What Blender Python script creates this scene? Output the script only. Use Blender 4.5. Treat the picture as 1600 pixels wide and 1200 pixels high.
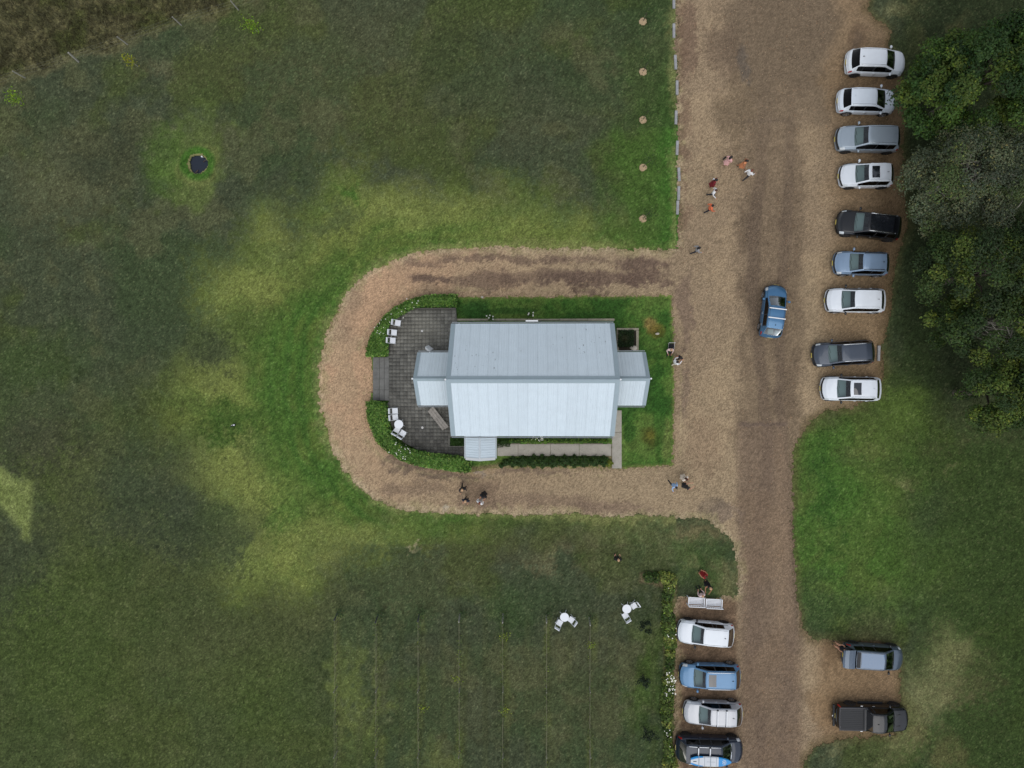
import bpy, bmesh, math, random
import numpy as np
from mathutils import Vector, Matrix

for o in list(bpy.data.objects):
    bpy.data.objects.remove(o)
SC = bpy.context.scene
COL = SC.collection
R = math.radians
PI = math.pi

# ------------------------------------------------------------------ camera, sky, sun, exposure
H = 53.35                       # flying height of the drone in metres
TILT = R(1.4)
FPX = 1066.7                    # focal length in pixels of the 1600 px wide photograph
CX0, CY0 = H * math.tan(TILT), 0.0
cam_d = bpy.data.cameras.new("camera")
cam_d.sensor_width = 36.0
cam_d.lens = 24.0
cam_d.clip_start = 1.0
cam_d.clip_end = 2000.0
cam = bpy.data.objects.new("camera", cam_d)
COL.objects.link(cam)
cam.location = (CX0, CY0, H)
cam.rotation_euler = (0.0, TILT, 0.0)
SC.camera = cam

SUN_EL, SUN_AZ = R(62), R(174)     # azimuth clockwise from +Y (top of the picture): from the bottom
world = bpy.data.worlds.new("World")
SC.world = world
world.use_nodes = True
wn = world.node_tree
wn.nodes.clear()
w_out = wn.nodes.new("ShaderNodeOutputWorld")
w_bg = wn.nodes.new("ShaderNodeBackground")
w_sky = wn.nodes.new("ShaderNodeTexSky")
w_sky.sky_type = 'NISHITA'
w_sky.sun_disc = False
w_sky.sun_elevation = SUN_EL
w_sky.sun_rotation = SUN_AZ
w_sky.air_density = 1.0
w_sky.dust_density = 0.4
w_sky.ozone_density = 1.0
w_hsv = wn.nodes.new("ShaderNodeHueSaturation")      # thin overcast: most of the blue is gone
w_hsv.inputs['Saturation'].default_value = 0.33
w_bg.inputs['Strength'].default_value = 0.15
wn.links.new(w_sky.outputs[0], w_hsv.inputs['Color'])
wn.links.new(w_hsv.outputs[0], w_bg.inputs['Color'])
wn.links.new(w_bg.outputs[0], w_out.inputs['Surface'])

sun_d = bpy.data.lights.new("sun", 'SUN')
sun_d.energy = 1.15
sun_d.angle = R(62)
sun_d.color = (1.0, 0.965, 0.91)
sun = bpy.data.objects.new("sun", sun_d)
COL.objects.link(sun)
sd = Vector((math.sin(SUN_AZ) * math.cos(SUN_EL), math.cos(SUN_AZ) * math.cos(SUN_EL), math.sin(SUN_EL)))
sun.rotation_euler = sd.to_track_quat('Z', 'Y').to_euler()
sun.location = sd * 90

SC.view_settings.view_transform = 'Standard'
SC.view_settings.look = 'None'
SC.view_settings.gamma = 1.0
SC.view_settings.exposure = 0.2
SC.view_settings.use_curve_mapping = False

# ------------------------------------------------------------------ helpers
rng = np.random.default_rng(7)
rnd = random.Random(11)
CA, SA = math.cos(TILT), math.sin(TILT)

def P(u, v, z=0.0):
    """The point of the place at height z that a picture position (1600 x 1200) was measured at."""
    xc, yc, zc = (u - 800) / FPX, -(v - 600) / FPX, -1.0
    xw, zw = xc * CA + zc * SA, -xc * SA + zc * CA
    t = (z - H) / zw
    return Vector((CX0 + xw * t, CY0 + yc * t, z))

def XY(u, v, z=0.0):
    p = P(u, v, z)
    return (p.x, p.y)

def to_px(x, y, z=0.0):
    dx, dy, dz = x - CX0, y - CY0, z - H
    xc, zc = dx * CA - dz * SA, dx * SA + dz * CA
    return 800 + FPX * xc / (-zc), 600 - FPX * dy / (-zc)

def s2l(c):
    return tuple(((v / 255.0) / 12.92 if v / 255.0 <= 0.04045 else ((v / 255.0 + 0.055) / 1.055) ** 2.4) for v in c)

def s2l_np(a):
    a = a / 255.0
    return np.where(a <= 0.04045, a / 12.92, ((np.maximum(a, 0.0) + 0.055) / 1.055) ** 2.4)

def mat(name, col, rough=0.6, metal=0.0, coat=0.0, noise=0.0, scale=8.0, bump=0.0, bscale=60.0, spec=0.5, attr=None, fine=None):
    m = bpy.data.materials.new(name)
    m.use_nodes = True
    nt = m.node_tree
    b = nt.nodes['Principled BSDF']
    b.inputs['Roughness'].default_value = rough
    b.inputs['Metallic'].default_value = metal
    b.inputs['Coat Weight'].default_value = coat
    b.inputs['Coat Roughness'].default_value = 0.06
    b.inputs['Specular IOR Level'].default_value = spec
    b.inputs['Base Color'].default_value = (*col, 1)
    tc = nt.nodes.new('ShaderNodeTexCoord')
    src = None
    if attr:
        at = nt.nodes.new('ShaderNodeAttribute')
        at.attribute_name = attr
        src = at.outputs['Color']
    if noise > 0:
        n = nt.nodes.new('ShaderNodeTexNoise')
        n.inputs['Scale'].default_value = scale
        n.inputs['Detail'].default_value = 6
        n.inputs['Roughness'].default_value = 0.65
        nt.links.new(tc.outputs['Object'], n.inputs['Vector'])
        mr = nt.nodes.new('ShaderNodeMapRange')
        mr.inputs['From Min'].default_value = 0.25
        mr.inputs['From Max'].default_value = 0.75
        mr.inputs['To Min'].default_value = 1 - noise
        mr.inputs['To Max'].default_value = 1 + noise
        nt.links.new(n.outputs['Fac'], mr.inputs['Value'])
        fac = mr.outputs['Result']
        if fine:
            n2 = nt.nodes.new('ShaderNodeTexNoise')
            n2.inputs['Scale'].default_value = fine[0]
            n2.inputs['Detail'].default_value = 2
            nt.links.new(tc.outputs['Object'], n2.inputs['Vector'])
            mr2 = nt.nodes.new('ShaderNodeMapRange')
            mr2.inputs['From Min'].default_value = 0.25
            mr2.inputs['From Max'].default_value = 0.75
            mr2.inputs['To Min'].default_value = 1 - fine[1]
            mr2.inputs['To Max'].default_value = 1 + fine[1]
            nt.links.new(n2.outputs['Fac'], mr2.inputs['Value'])
            mm = nt.nodes.new('ShaderNodeMath'); mm.operation = 'MULTIPLY'
            nt.links.new(fac, mm.inputs[0]); nt.links.new(mr2.outputs['Result'], mm.inputs[1])
            fac = mm.outputs[0]
        vm = nt.nodes.new('ShaderNodeVectorMath'); vm.operation = 'SCALE'
        if src is not None:
            nt.links.new(src, vm.inputs[0])
        else:
            vm.inputs[0].default_value = col
        nt.links.new(fac, vm.inputs['Scale'])
        src = vm.outputs[0]
    if src is not None:
        nt.links.new(src, b.inputs['Base Color'])
    if bump > 0:
        nb = nt.nodes.new('ShaderNodeTexNoise')
        nb.inputs['Scale'].default_value = bscale
        nb.inputs['Detail'].default_value = 4
        nt.links.new(tc.outputs['Object'], nb.inputs['Vector'])
        bp = nt.nodes.new('ShaderNodeBump')
        bp.inputs['Strength'].default_value = bump
        bp.inputs['Distance'].default_value = 0.03
        nt.links.new(nb.outputs['Fac'], bp.inputs['Height'])
        nt.links.new(bp.outputs['Normal'], b.inputs['Normal'])
    return m

class MB:
    """Collects shapes into one mesh."""
    def __init__(self):
        self.v, self.f, self.m = [], [], []
    def add(self, vs, fs, mi=0):
        k = len(self.v)
        self.v += [tuple(p) for p in vs]
        self.f += [tuple(i + k for i in f) for f in fs]
        self.m += [mi] * len(fs)
        return self
    def box(self, c, s, rz=0.0, M=None, mi=0, taper=1.0):
        hx, hy, hz = s[0] / 2, s[1] / 2, s[2] / 2
        vs = []
        for z in (-hz, hz):
            k = taper if z > 0 else 1.0
            for x, y in ((-hx, -hy), (hx, -hy), (hx, hy), (-hx, hy)):
                vs.append(Vector((x * k, y * k, z)))
        rot = Matrix.Rotation(rz, 3, 'Z') if M is None else M
        vs = [rot @ p + Vector(c) for p in vs]
        return self.add(vs, [(0, 3, 2, 1), (4, 5, 6, 7), (0, 1, 5, 4), (1, 2, 6, 5), (2, 3, 7, 6), (3, 0, 4, 7)], mi)
    def tube(self, pts, rad, n=6, mi=0, cap=True):
        pts = [Vector(p) for p in pts]
        if not hasattr(rad, '__len__'):
            rad = [rad] * len(pts)
        vs, fs = [], []
        up = None
        for i, p in enumerate(pts):
            d = (pts[min(i + 1, len(pts) - 1)] - pts[max(i - 1, 0)])
            d = d.normalized() if d.length > 1e-9 else Vector((0, 0, 1))
            if up is None:
                up = Vector((1, 0, 0)) if abs(d.x) < 0.8 else Vector((0, 1, 0))
            a = (up - d * up.dot(d)).normalized()
            up = a
            b = d.cross(a)
            for k in range(n):
                t = 2 * PI * k / n
                vs.append(p + (a * math.cos(t) + b * math.sin(t)) * rad[i])
        for i in range(len(pts) - 1):
            for k in range(n):
                k2 = (k + 1) % n
                fs.append((i * n + k, i * n + k2, (i + 1) * n + k2, (i + 1) * n + k))
        if cap:
            fs.append(tuple(range(n - 1, -1, -1)))
            fs.append(tuple((len(pts) - 1) * n + k for k in range(n)))
        return self.add(vs, fs, mi)
    def lathe(self, prof, n=24, c=(0, 0, 0), mi=0, axis='Z'):
        vs, fs = [], []
        for r, z in prof:
            for k in range(n):
                t = 2 * PI * k / n
                if axis == 'Z':
                    vs.append((c[0] + r * math.cos(t), c[1] + r * math.sin(t), c[2] + z))
                else:
                    vs.append((c[0] + r * math.cos(t), c[1] + z, c[2] + r * math.sin(t)))
        for i in range(len(prof) - 1):
            for k in range(n):
                k2 = (k + 1) % n
                q = (i * n + k, i * n + k2, (i + 1) * n + k2, (i + 1) * n + k)
                fs.append(q if axis == 'Z' else q[::-1])
        e = [tuple(range(n - 1, -1, -1)), tuple((len(prof) - 1) * n + k for k in range(n))]
        fs += e if axis == 'Z' else [f[::-1] for f in e]
        return self.add(vs, fs, mi)
    def ell(self, c, r, n=10, m=7, mi=0, M=None):
        vs, fs = [], []
        for i in range(m + 1):
            a = -PI / 2 + PI * i / m
            for k in range(n):
                t = 2 * PI * k / n
                p = Vector((r[0] * math.cos(a) * math.cos(t), r[1] * math.cos(a) * math.sin(t), r[2] * math.sin(a)))
                if M is not None:
                    p = M @ p
                vs.append(p + Vector(c))
        for i in range(m):
            for k in range(n):
                k2 = (k + 1) % n
                fs.append((i * n + k, i * n + k2, (i + 1) * n + k2, (i + 1) * n + k))
        return self.add(vs, fs, mi)
    def prism(self, poly, z0, z1, mi=0):
        n = len(poly)
        ar = sum(poly[i][0] * poly[(i + 1) % n][1] - poly[(i + 1) % n][0] * poly[i][1] for i in range(n))
        if ar < 0:
            poly = poly[::-1]
        vs = [(x, y, z0) for x, y in poly] + [(x, y, z1) for x, y in poly]
        fs = [tuple(range(n - 1, -1, -1)), tuple(range(n, 2 * n))]
        fs += [(i, (i + 1) % n, n + (i + 1) % n, n + i) for i in range(n)]
        return self.add(vs, fs, mi)
    def build(self, name, mats, parent=None, smooth=False, label=None, bevel=0.0):
        me = bpy.data.meshes.new(name)
        me.from_pydata(self.v, [], self.f)
        if not isinstance(mats, (list, tuple)):
            mats = [mats]
        for m in mats:
            me.materials.append(m)
        if len(mats) > 1:
            me.polygons.foreach_set('material_index', self.m)
        if smooth:
            me.polygons.foreach_set('use_smooth', [True] * len(me.polygons))
        if bevel > 0:
            bm = bmesh.new(); bm.from_mesh(me)
            es = [e for e in bm.edges if len(e.link_faces) == 2 and e.calc_face_angle(0) > 0.6]
            bmesh.ops.bevel(bm, geom=es, offset=bevel, segments=2, affect='EDGES', profile=0.6)
            bm.to_mesh(me); bm.free()
        me.update()
        o = bpy.data.objects.new(name, me)
        COL.objects.link(o)
        if parent is not None:
            o.parent = parent
        if label:
            o['label'] = label
        return o

def np_mesh(name, verts, faces, m, parent=None, col=None, smooth=False):
    """Fast mesh from numpy arrays; faces is (n, k) with k = 3 or 4; col is per vertex."""
    me = bpy.data.meshes.new(name)
    nv, nf, k = len(verts), len(faces), faces.shape[1]
    me.vertices.add(nv)
    me.vertices.foreach_set('co', np.ascontiguousarray(verts, dtype=np.float32).ravel())
    me.loops.add(nf * k)
    me.loops.foreach_set('vertex_index', np.ascontiguousarray(faces, dtype=np.int32).ravel())
    me.polygons.add(nf)
    me.polygons.foreach_set('loop_start', np.arange(0, nf * k, k, dtype=np.int32))
    me.polygons.foreach_set('loop_total', np.full(nf, k, dtype=np.int32))
    if smooth:
        me.polygons.foreach_set('use_smooth', np.ones(nf, dtype=bool))
    me.update(calc_edges=True)
    if col is not None:
        a = me.color_attributes.new('Col', 'FLOAT_COLOR', 'POINT')
        c4 = np.ones((nv, 4), dtype=np.float32)
        c4[:, :3] = col
        a.data.foreach_set('color', c4.ravel())
    if m is not None:
        me.materials.append(m)
    o = bpy.data.objects.new(name, me)
    COL.objects.link(o)
    if parent is not None:
        o.parent = parent
    return o

def thing(name, label, cat, loc=(0, 0, 0), rz=0.0, group=None):
    o = bpy.data.objects.new(name, None)
    o.empty_display_size = 0.2
    COL.objects.link(o)
    o.location = loc
    o.rotation_euler = (0, 0, rz)
    return tag(o, label, cat, group)

def tag(o, label=None, cat=None, group=None, kind=None):
    if label: o['label'] = label
    if cat: o['category'] = cat
    if group: o['group'] = group
    if kind: o['kind'] = kind
    return o

def copy_tree(o, parent=None):
    c = o.copy()
    COL.objects.link(c)
    if parent is not None:
        c.parent = parent
    for ch in o.children:
        copy_tree(ch, c)
    return c

# ------------------------------------------------------------------ noise
def vnoise(x, y, seed):
    r = np.random.default_rng(seed)
    T = r.random((256, 256)).astype(np.float32)
    xi, yi = np.floor(x).astype(np.int64), np.floor(y).astype(np.int64)
    fx, fy = x - xi, y - yi
    fx = fx * fx * (3 - 2 * fx); fy = fy * fy * (3 - 2 * fy)
    a = T[xi & 255, yi & 255]; b = T[(xi + 1) & 255, yi & 255]
    c = T[xi & 255, (yi + 1) & 255]; d = T[(xi + 1) & 255, (yi + 1) & 255]
    return (a * (1 - fx) + b * fx) * (1 - fy) + (c * (1 - fx) + d * fx) * fy

def fbm(x, y, scale, seed, octv=5, gain=0.55):
    s, amp, tot = np.zeros_like(x), 1.0, 0.0
    f = 1.0 / scale
    for i in range(octv):
        an = 0.6 + i * 0.9
        xr = x * math.cos(an) - y * math.sin(an); yr = x * math.sin(an) + y * math.cos(an)
        s += amp * vnoise(xr * f + 17.3 * i, yr * f + 9.1 * i, seed + i * 31)
        tot += amp
        amp *= gain; f *= 2.03
    return s / tot

def sstep(a, b, x):
    t = np.clip((x - a) / (b - a), 0, 1)
    return t * t * (3 - 2 * t)

def sdf_poly(U, V, poly):
    """Signed distance (negative inside) to a closed polygon."""
    d = np.full(U.shape, 1e18); ins = np.zeros(U.shape, dtype=bool)
    n = len(poly)
    for i in range(n):
        ax, ay = poly[i]; bx, by = poly[(i + 1) % n]
        ex, ey = bx - ax, by - ay
        wx, wy = U - ax, V - ay
        t = np.clip((wx * ex + wy * ey) / (ex * ex + ey * ey + 1e-12), 0, 1)
        d = np.minimum(d, (wx - ex * t) ** 2 + (wy - ey * t) ** 2)
        c = ((ay <= V) & (by > V)) | ((by <= V) & (ay > V))
        with np.errstate(divide='ignore', invalid='ignore'):
            xi = ax + (V - ay) / (by - ay if by != ay else 1e-12) * ex
        ins ^= c & (U < xi)
    d = np.sqrt(d)
    return np.where(ins, -d, d)

def catmull(pts, n=6, closed=False):
    out = []
    m = len(pts)
    for i in range(m if closed else m - 1):
        p0 = pts[(i - 1) % m] if closed else pts[max(i - 1, 0)]
        p1, p2 = pts[i % m], pts[(i + 1) % m]
        p3 = pts[(i + 2) % m] if closed else pts[min(i + 2, m - 1)]
        for k in range(n):
            t = k / n
            out.append(tuple(0.5 * ((2 * b) + (-a + c) * t + (2 * a - 5 * b + 4 * c - d) * t * t + (-a + 3 * b - 3 * c + d) * t ** 3)
                             for a, b, c, d in zip(p0, p1, p2, p3)))
    if not closed:
        out.append(tuple(pts[-1]))
    return out

def dist_line(U, V, pts):
    d = np.full(U.shape, 1e18)
    for (ax, ay), (bx, by) in zip(pts[:-1], pts[1:]):
        ex, ey = bx - ax, by - ay
        wx, wy = U - ax, V - ay
        t = np.clip((wx * ex + wy * ey) / (ex * ex + ey * ey + 1e-12), 0, 1)
        d = np.minimum(d, (wx - ex * t) ** 2 + (wy - ey * t) ** 2)
    return np.sqrt(d)
# ------------------------------------------------------------------ ground: lawn and gravel sheets
LOOP_OUT = catmull([(1062, 392), (1000, 389), (880, 390), (760, 388), (690, 391), (640, 401), (590, 420), (552, 452), (524, 492),
                    (506, 540), (500, 590), (503, 640), (516, 690), (540, 735), (572, 768), (612, 790), (670, 799), (760, 802),
                    (860, 802), (960, 803), (1040, 806), (1095, 811), (1128, 828), (1146, 852), (1153, 885), (1156, 930)], 5)
DRIVE = ([(1055, -500), (1057, 60), (1059, 200), (1061, 385)] + LOOP_OUT +
         [(1120, 936), (1062, 934), (1055, 950), (1056, 1700), (1254, 1700), (1252, 1250), (1254, 1185), (1275, 1164), (1310, 1154),
          (1360, 1150), (1398, 1147), (1407, 1120), (1406, 1060), (1400, 1015), (1370, 1004), (1310, 1003), (1268, 1000), (1250, 982),
          (1242, 930), (1239, 860), (1237, 780), (1237, 720), (1244, 686), (1262, 660), (1290, 640), (1330, 634), (1370, 618), (1378, 580),
          (1376, 540), (1388, 500), (1394, 440), (1404, 390), (1416, 350), (1412, 290), (1408, 230), (1416, 160), (1406, 110), (1388, 78),
          (1390, 50), (1372, 34), (1352, 14), (1362, -10), (1372, -60), (1375, -500)])
ISLAND = ([(716, 463), (800, 463), (900, 462), (1051, 460), (1054, 540), (1055, 640), (1052, 729), (1000, 731), (973, 733), (958, 733), (776, 732), (735, 741)] +
          catmull([(735, 739), (700, 736), (640, 724), (606, 708), (586, 688), (576, 664), (571, 640), (580, 610), (580, 570), (571, 548),
                   (581, 520), (598, 495), (622, 475), (650, 465), (690, 460)], 4))
POND = (309.5, 256.0)

CELL = 0.1
gx = np.arange(-44.0, 44.001, CELL); gy = np.arange(-33.5, 33.501, CELL)
NX, NY = len(gx), len(gy)
GX, GY = np.meshgrid(gx, gy)                 # [row = y, col = x]
GU, GV = to_px(GX, GY, 0.0)

n_warp1 = fbm(GX, GY, 2.2, 101); n_warp2 = fbm(GX, GY, 2.2, 151)
n_edge = fbm(GX, GY, 0.55, 201, 4, 0.7)
n_big = fbm(GX, GY, 9.0, 301); n_mid = fbm(GX, GY, 2.6, 351); n_small = fbm(GX, GY, 0.8, 401, 4, 0.7)
n_fine = fbm(GX, GY, 0.28, 451, 3, 0.8)
n_white = rng.random(GX.shape)
WU = GU + (n_warp1 - 0.5) * 84 + (n_small - 0.5) * 40
WV = GV + (n_warp2 - 0.5) * 84 + (n_fine - 0.5) * 40

d_drive = sdf_poly(GU, GV, DRIVE)
d_isl = sdf_poly(GU, GV, ISLAND)
d_gravel = np.maximum(d_drive, -d_isl)        # negative on gravel, in pixels (20 per metre)
edge_amp = np.where(d_isl < 30, 5.0, 13.0)
d_soft = d_gravel + (n_edge - 0.5) * edge_amp + (n_white - 0.5) * 3.5

# --- lawn colours: kinds of turf, from dry and dormant to lush, plus painted tree shade
C = lambda *c: np.array(c, dtype=float)
T_DARK, T_GREY, T_OLIVE = C(62, 75, 51), C(67, 75, 57), C(70, 81, 44)
T_BRIGHT, T_MID, T_YEL, T_PALE = C(68, 101, 44), C(84, 105, 50), C(124, 132, 76), C(133, 130, 95)
T_TAN, T_BROWN, T_DEEP = C(131, 118, 90), C(92, 90, 64), C(46, 78, 34)

def mixc(base, col, m):
    return base + (col - base) * m[..., None]

lawn = np.zeros(GX.shape + (3,)) + T_DARK
lawn = mixc(lawn, T_GREY, sstep(0.42, 0.6, n_big))
lawn = mixc(lawn, T_OLIVE, sstep(0.5, 0.64, fbm(GX, GY, 6.5, 505)) * 0.75)
lawn = mixc(lawn, C(82, 86, 62), sstep(0.52, 0.68, fbm(GX, GY, 3.0, 515)) * 0.75)
lawn = mixc(lawn, T_OLIVE, sstep(-200, 250, GV - 620 - 0.25 * GU) * sstep(640, 420, GU) * 0.65)

def blob(cx, cy, rx, ry, col, s=1.0, ang=0.0, soft=0.8, raw=False):
    global lawn
    u, v = (GU, GV) if raw else (WU, WV)
    a = R(ang)
    du, dv = u - cx, v - cy
    x = (du * math.cos(a) + dv * math.sin(a)) / rx
    y = (-du * math.sin(a) + dv * math.cos(a)) / ry
    r = 1.02 * np.sqrt(x * x + y * y) + (n_warp2 - .5) * .5 + (n_small - 0.5) * 0.6 + (n_fine - 0.5) * 0.7 + (n_white - 0.5) * 0.4
    lawn = mixc(lawn, col, s * sstep(1 + soft, 1 - soft, r))

# worn, brownish stretches
for b in [(330, 100, 120, 40, T_BROWN, .35), (560, 60, 160, 60, T_BROWN, .45), (680, 150, 150, 70, T_BROWN, .4), (240, 110, 40, 14, T_TAN, .35),
          (100, 250, 90, 70, T_BROWN, .4), (80, 300, 60, 50, T_PALE, .25), (110, 330, 80, 40, T_BROWN, .35), (160, 390, 30, 20, T_TAN, .25),
          (470, 160, 120, 60, T_BROWN, .3), (830, 60, 120, 40, T_BROWN, .35), (870, 190, 120, 60, T_BROWN, .25), (170, 250, 60, 40, C(54, 60, 46), .7),
          (660, 900, 100, 40, T_BROWN, .45), (880, 840, 160, 26, T_BROWN, .55), (1000, 830, 70, 22, T_TAN, .35), (470, 1000, 120, 50, T_BROWN, .35),
          (720, 1080, 100, 60, T_BROWN, .3), (880, 1080, 100, 70, T_BROWN, .3), (280, 1030, 90, 50, T_BROWN, .3), (930, 1010, 50, 60, T_BROWN, .3),
          (290, 60, 90, 24, T_GREY, .6), (850, 130, 40, 40, C(52, 66, 44), .6), (560, 520, 10, 10, T_GREY, .2)]:
    blob(*b[:5], b[5] * .7)
# yellowing turf
dither = (n_small - .5) * 50 + (n_fine - .5) * 44 + (n_white - .5) * 24 + (n_warp1 - .5) * 90
ZONE = [(520, 262), (600, 270), (690, 300), (800, 306), (900, 330), (1000, 372), (1000, 400), (600, 500), (600, 800), (720, 830), (600, 850), (520, 880), (450, 925), (380, 930),
        (350, 880), (390, 830), (330, 800), (290, 740), (320, 690), (240, 670), (250, 610), (300, 570), (380, 560), (330, 530), (318, 480), (325, 420), (390, 385), (400, 330), (450, 350), (500, 310)]
zn = sstep(46, -52, sdf_poly(GU, GV, ZONE) + dither * 1.15)
lawn = mixc(lawn, C(107, 119, 61), zn * .9)
lawn = mixc(lawn, C(72, 92, 46), zn * sstep(.46, .6, n_mid) * .6)
for b in [(520, 350, 34, 22, T_DARK, .7), (450, 395, 30, 14, T_DARK, .5), (440, 330, 22, 22, C(70, 84, 48), .5), (440, 300, 40, 14, T_GREY, .5), (400, 520, 30, 40, C(74, 90, 48), .6), (395, 690, 26, 20, C(82, 88, 62), .6),
          (290, 790, 26, 20, T_GREY, .7), (690, 330, 40, 8, T_DARK, .4), (610, 345, 20, 10, T_DARK, .35)]:
    blob(*b)
for b in [(595, 318, 62, 30, T_YEL, .85), (540, 285, 28, 26, T_YEL, .5), (430, 352, 34, 34, T_YEL, .8), (425, 425, 86, 44, T_YEL, .75, -20), (370, 455, 52, 30, T_YEL, .6),
          (740, 345, 120, 38, T_YEL, .8), (660, 360, 70, 30, T_YEL, .6), (880, 360, 110, 24, T_YEL, .6), (320, 610, 56, 40, T_YEL, .7, 30), (360, 600, 40, 50, T_YEL, .6),
          (345, 690, 70, 40, T_YEL, .6), (400, 740, 80, 56, T_YEL, .7), (420, 800, 70, 50, T_YEL, .7), (410, 880, 60, 44, T_YEL, .85), (480, 850, 80, 44, T_YEL, .8),
          (330, 740, 30, 40, T_YEL, .5), (600, 830, 90, 14, T_YEL, .5), (270, 855, 22, 6, T_PALE, .4), (300, 560, 30, 20, T_YEL, .35), (560, 345, 60, 30, T_YEL, .45)]:
    blob(*b[:2], b[2] * 1.1, b[3] * 1.1, b[4], b[5] * .5, *b[6:])
# green spots inside
for b in [(355, 655, 50, 26, C(58, 84, 36), .85), (545, 305, 22, 18, C(62, 96, 40), .8), (230, 660, 60, 60, T_OLIVE, .5), (60, 560, 60, 40, C(62, 82, 40), .5),
          (450, 810, 30, 40, T_BRIGHT, .6), (700, 100, 60, 60, C(54, 66, 44), .5), (560, 1000, 60, 50, C(56, 74, 48), .5), (840, 930, 60, 40, C(56, 74, 46), .5),
          (790, 950, 40, 30, C(58, 80, 44), .5), (1020, 1060, 24, 90, C(66, 88, 40), .7), (1000, 880, 60, 30, C(70, 84, 44), .4),
          (80, 1000, 120, 120, C(66, 82, 42), .6), (420, 1080, 90, 70, C(66, 82, 42), .5)]:
    blob(*b)
for b in [(225, 770, 80, 66, C(62, 70, 56), .6), (320, 830, 80, 40, C(60, 70, 52), .6), (250, 540, 80, 46, C(62, 72, 54), .5), (330, 540, 30, 40, C(64, 72, 54), .6),
          (60, 690, 70, 30, C(66, 68, 56), .6), (20, 850, 50, 90, C(62, 68, 56), .6), (380, 850, 26, 14, C(62, 72, 52), .5)]:
    blob(*b)
# the lush band along the loop
dl = dist_line(GU, GV, LOOP_OUT)
outside = d_drive > 0
leftside = sstep(760, 560, GU) * sstep(330, 470, GV + (560 - GU) * 0.15)
wid = 18 + 70 * sstep(640, 520, GU) * sstep(400, 560, GV) * sstep(830, 700, GV) + (n_warp1 - 0.5) * 120
band = sstep(wid + 62, wid - 46, dl + dither * .4) * outside * (GU < 1056) * (GV < 850)
stripes = 0.5 + 0.5 * np.sin(dl / 20.0 * 2 * PI / 1.25 + (n_mid - 0.5) * 5.0 + (n_small - .5) * 2)
lawn = mixc(lawn, T_MID, band * 0.9 * (0.45 + 0.55 * sstep(880, 560, GU) + 0.5 * sstep(800, 1000, GU) * (GV < 500)).clip(0, 1))
lawn = mixc(lawn, T_BRIGHT, band * sstep(0.3, 0.7, n_mid + 0.2 * stripes) * 0.8 * sstep(960, 640, GU))
lawn = mixc(lawn, T_DEEP, band * sstep(0.5, 1.0, stripes) * 0.22 * sstep(700, 560, GU))
blob(560, 838, 70, 20, T_YEL, .5)
# lawn corner north east of the loop
m = sstep(910, 1010, GU + (n_warp1 - .5) * 150) * sstep(30, 260, GV + (n_warp2 - .5) * 120) * (GU < 1064) * (GV < 392)
lawn = mixc(lawn, C(70, 98, 44), m * 0.85)
m = sstep(1010, 1050, GU + (n_warp1 - .5) * 40) * (GU < 1064) * (GV < 392) * sstep(60, 200, GV)
lawn = mixc(lawn, C(60, 100, 40), m * 0.7)
m = sstep(950, 1030, GU + (n_warp2 - .5) * 120) * (GU < 1064) * (GV < 200)
lawn = mixc(lawn, C(58, 76, 42), m * 0.55)
# lawn right of the road
m = sstep(1480, 1360, GU + (n_warp1 - .5) * 130) * sstep(620, 700, GV + (n_warp2 - .5) * 60) * sstep(1010, 900, GV + (n_warp1 - .5) * 60) * (GU > 1200)
lawn = mixc(lawn, T_MID, m * 0.85)
lawn = mixc(lawn, T_BRIGHT, m * sstep(0.4, 0.6, n_mid) * 0.7)
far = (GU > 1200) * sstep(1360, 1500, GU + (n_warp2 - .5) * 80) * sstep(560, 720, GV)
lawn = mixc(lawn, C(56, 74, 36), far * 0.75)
tree_shade_turf = (GU > 1290) * sstep(1372, 1440, GU + (n_warp1 - .5) * 60) * sstep(690, 590, GV + (n_warp2 - .5) * 80)
lawn = mixc(lawn, C(46, 56, 36), tree_shade_turf * 0.9)  # trees' shade painted into the turf colour, with some worn grass
lawn = mixc(lawn, C(80, 80, 54), tree_shade_turf * sstep(0.55, 0.72, n_mid) * sstep(150, 60, GV) * 0.6)
for b in [(1392, 620, 40, 40, T_MID, .8), (1420, 650, 50, 30, T_MID, .6), (1440, 560, 30, 60, C(56, 72, 40), .6),
          (1530, 650, 40, 24, C(76, 80, 54), .5), (1500, 690, 26, 14, T_BROWN, .4), (1360, 700, 30, 14, C(96, 104, 62), .6), (1415, 745, 12, 16, T_PALE, .5),
          (1495, 730, 10, 6, T_PALE, .5), (1340, 720, 20, 16, C(88, 90, 62), .5), (1320, 950, 60, 20, C(60, 80, 44), .6), (1270, 930, 30, 40, C(60, 80, 46), .6),
          (1490, 1030, 36, 40, T_PALE, .65), (1440, 1085, 46, 34, T_PALE, .7), (1400, 1160, 26, 44, T_PALE, .6), (1480, 1180, 26, 36, C(104, 98, 68), .6), (1420, 1140, 30, 20, C(110, 104, 74), .5),
          (1530, 1060, 34, 26, T_BROWN, .5), (1310, 1160, 20, 8, T_PALE, .5), (1350, 720, 90, 12, T_DEEP, .2), (1290, 760, 16, 70, T_DEEP, .6),
          (1330, 780, 40, 60, T_BRIGHT, .5), (1430, 870, 70, 50, C(72, 96, 44), .5), (1390, 15, 26, 18, T_PALE, .6), (1440, 20, 40, 16, C(96, 96, 66), .4), (1420, 60, 20, 30, C(60, 70, 42), .5)]:
    blob(*b)
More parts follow.
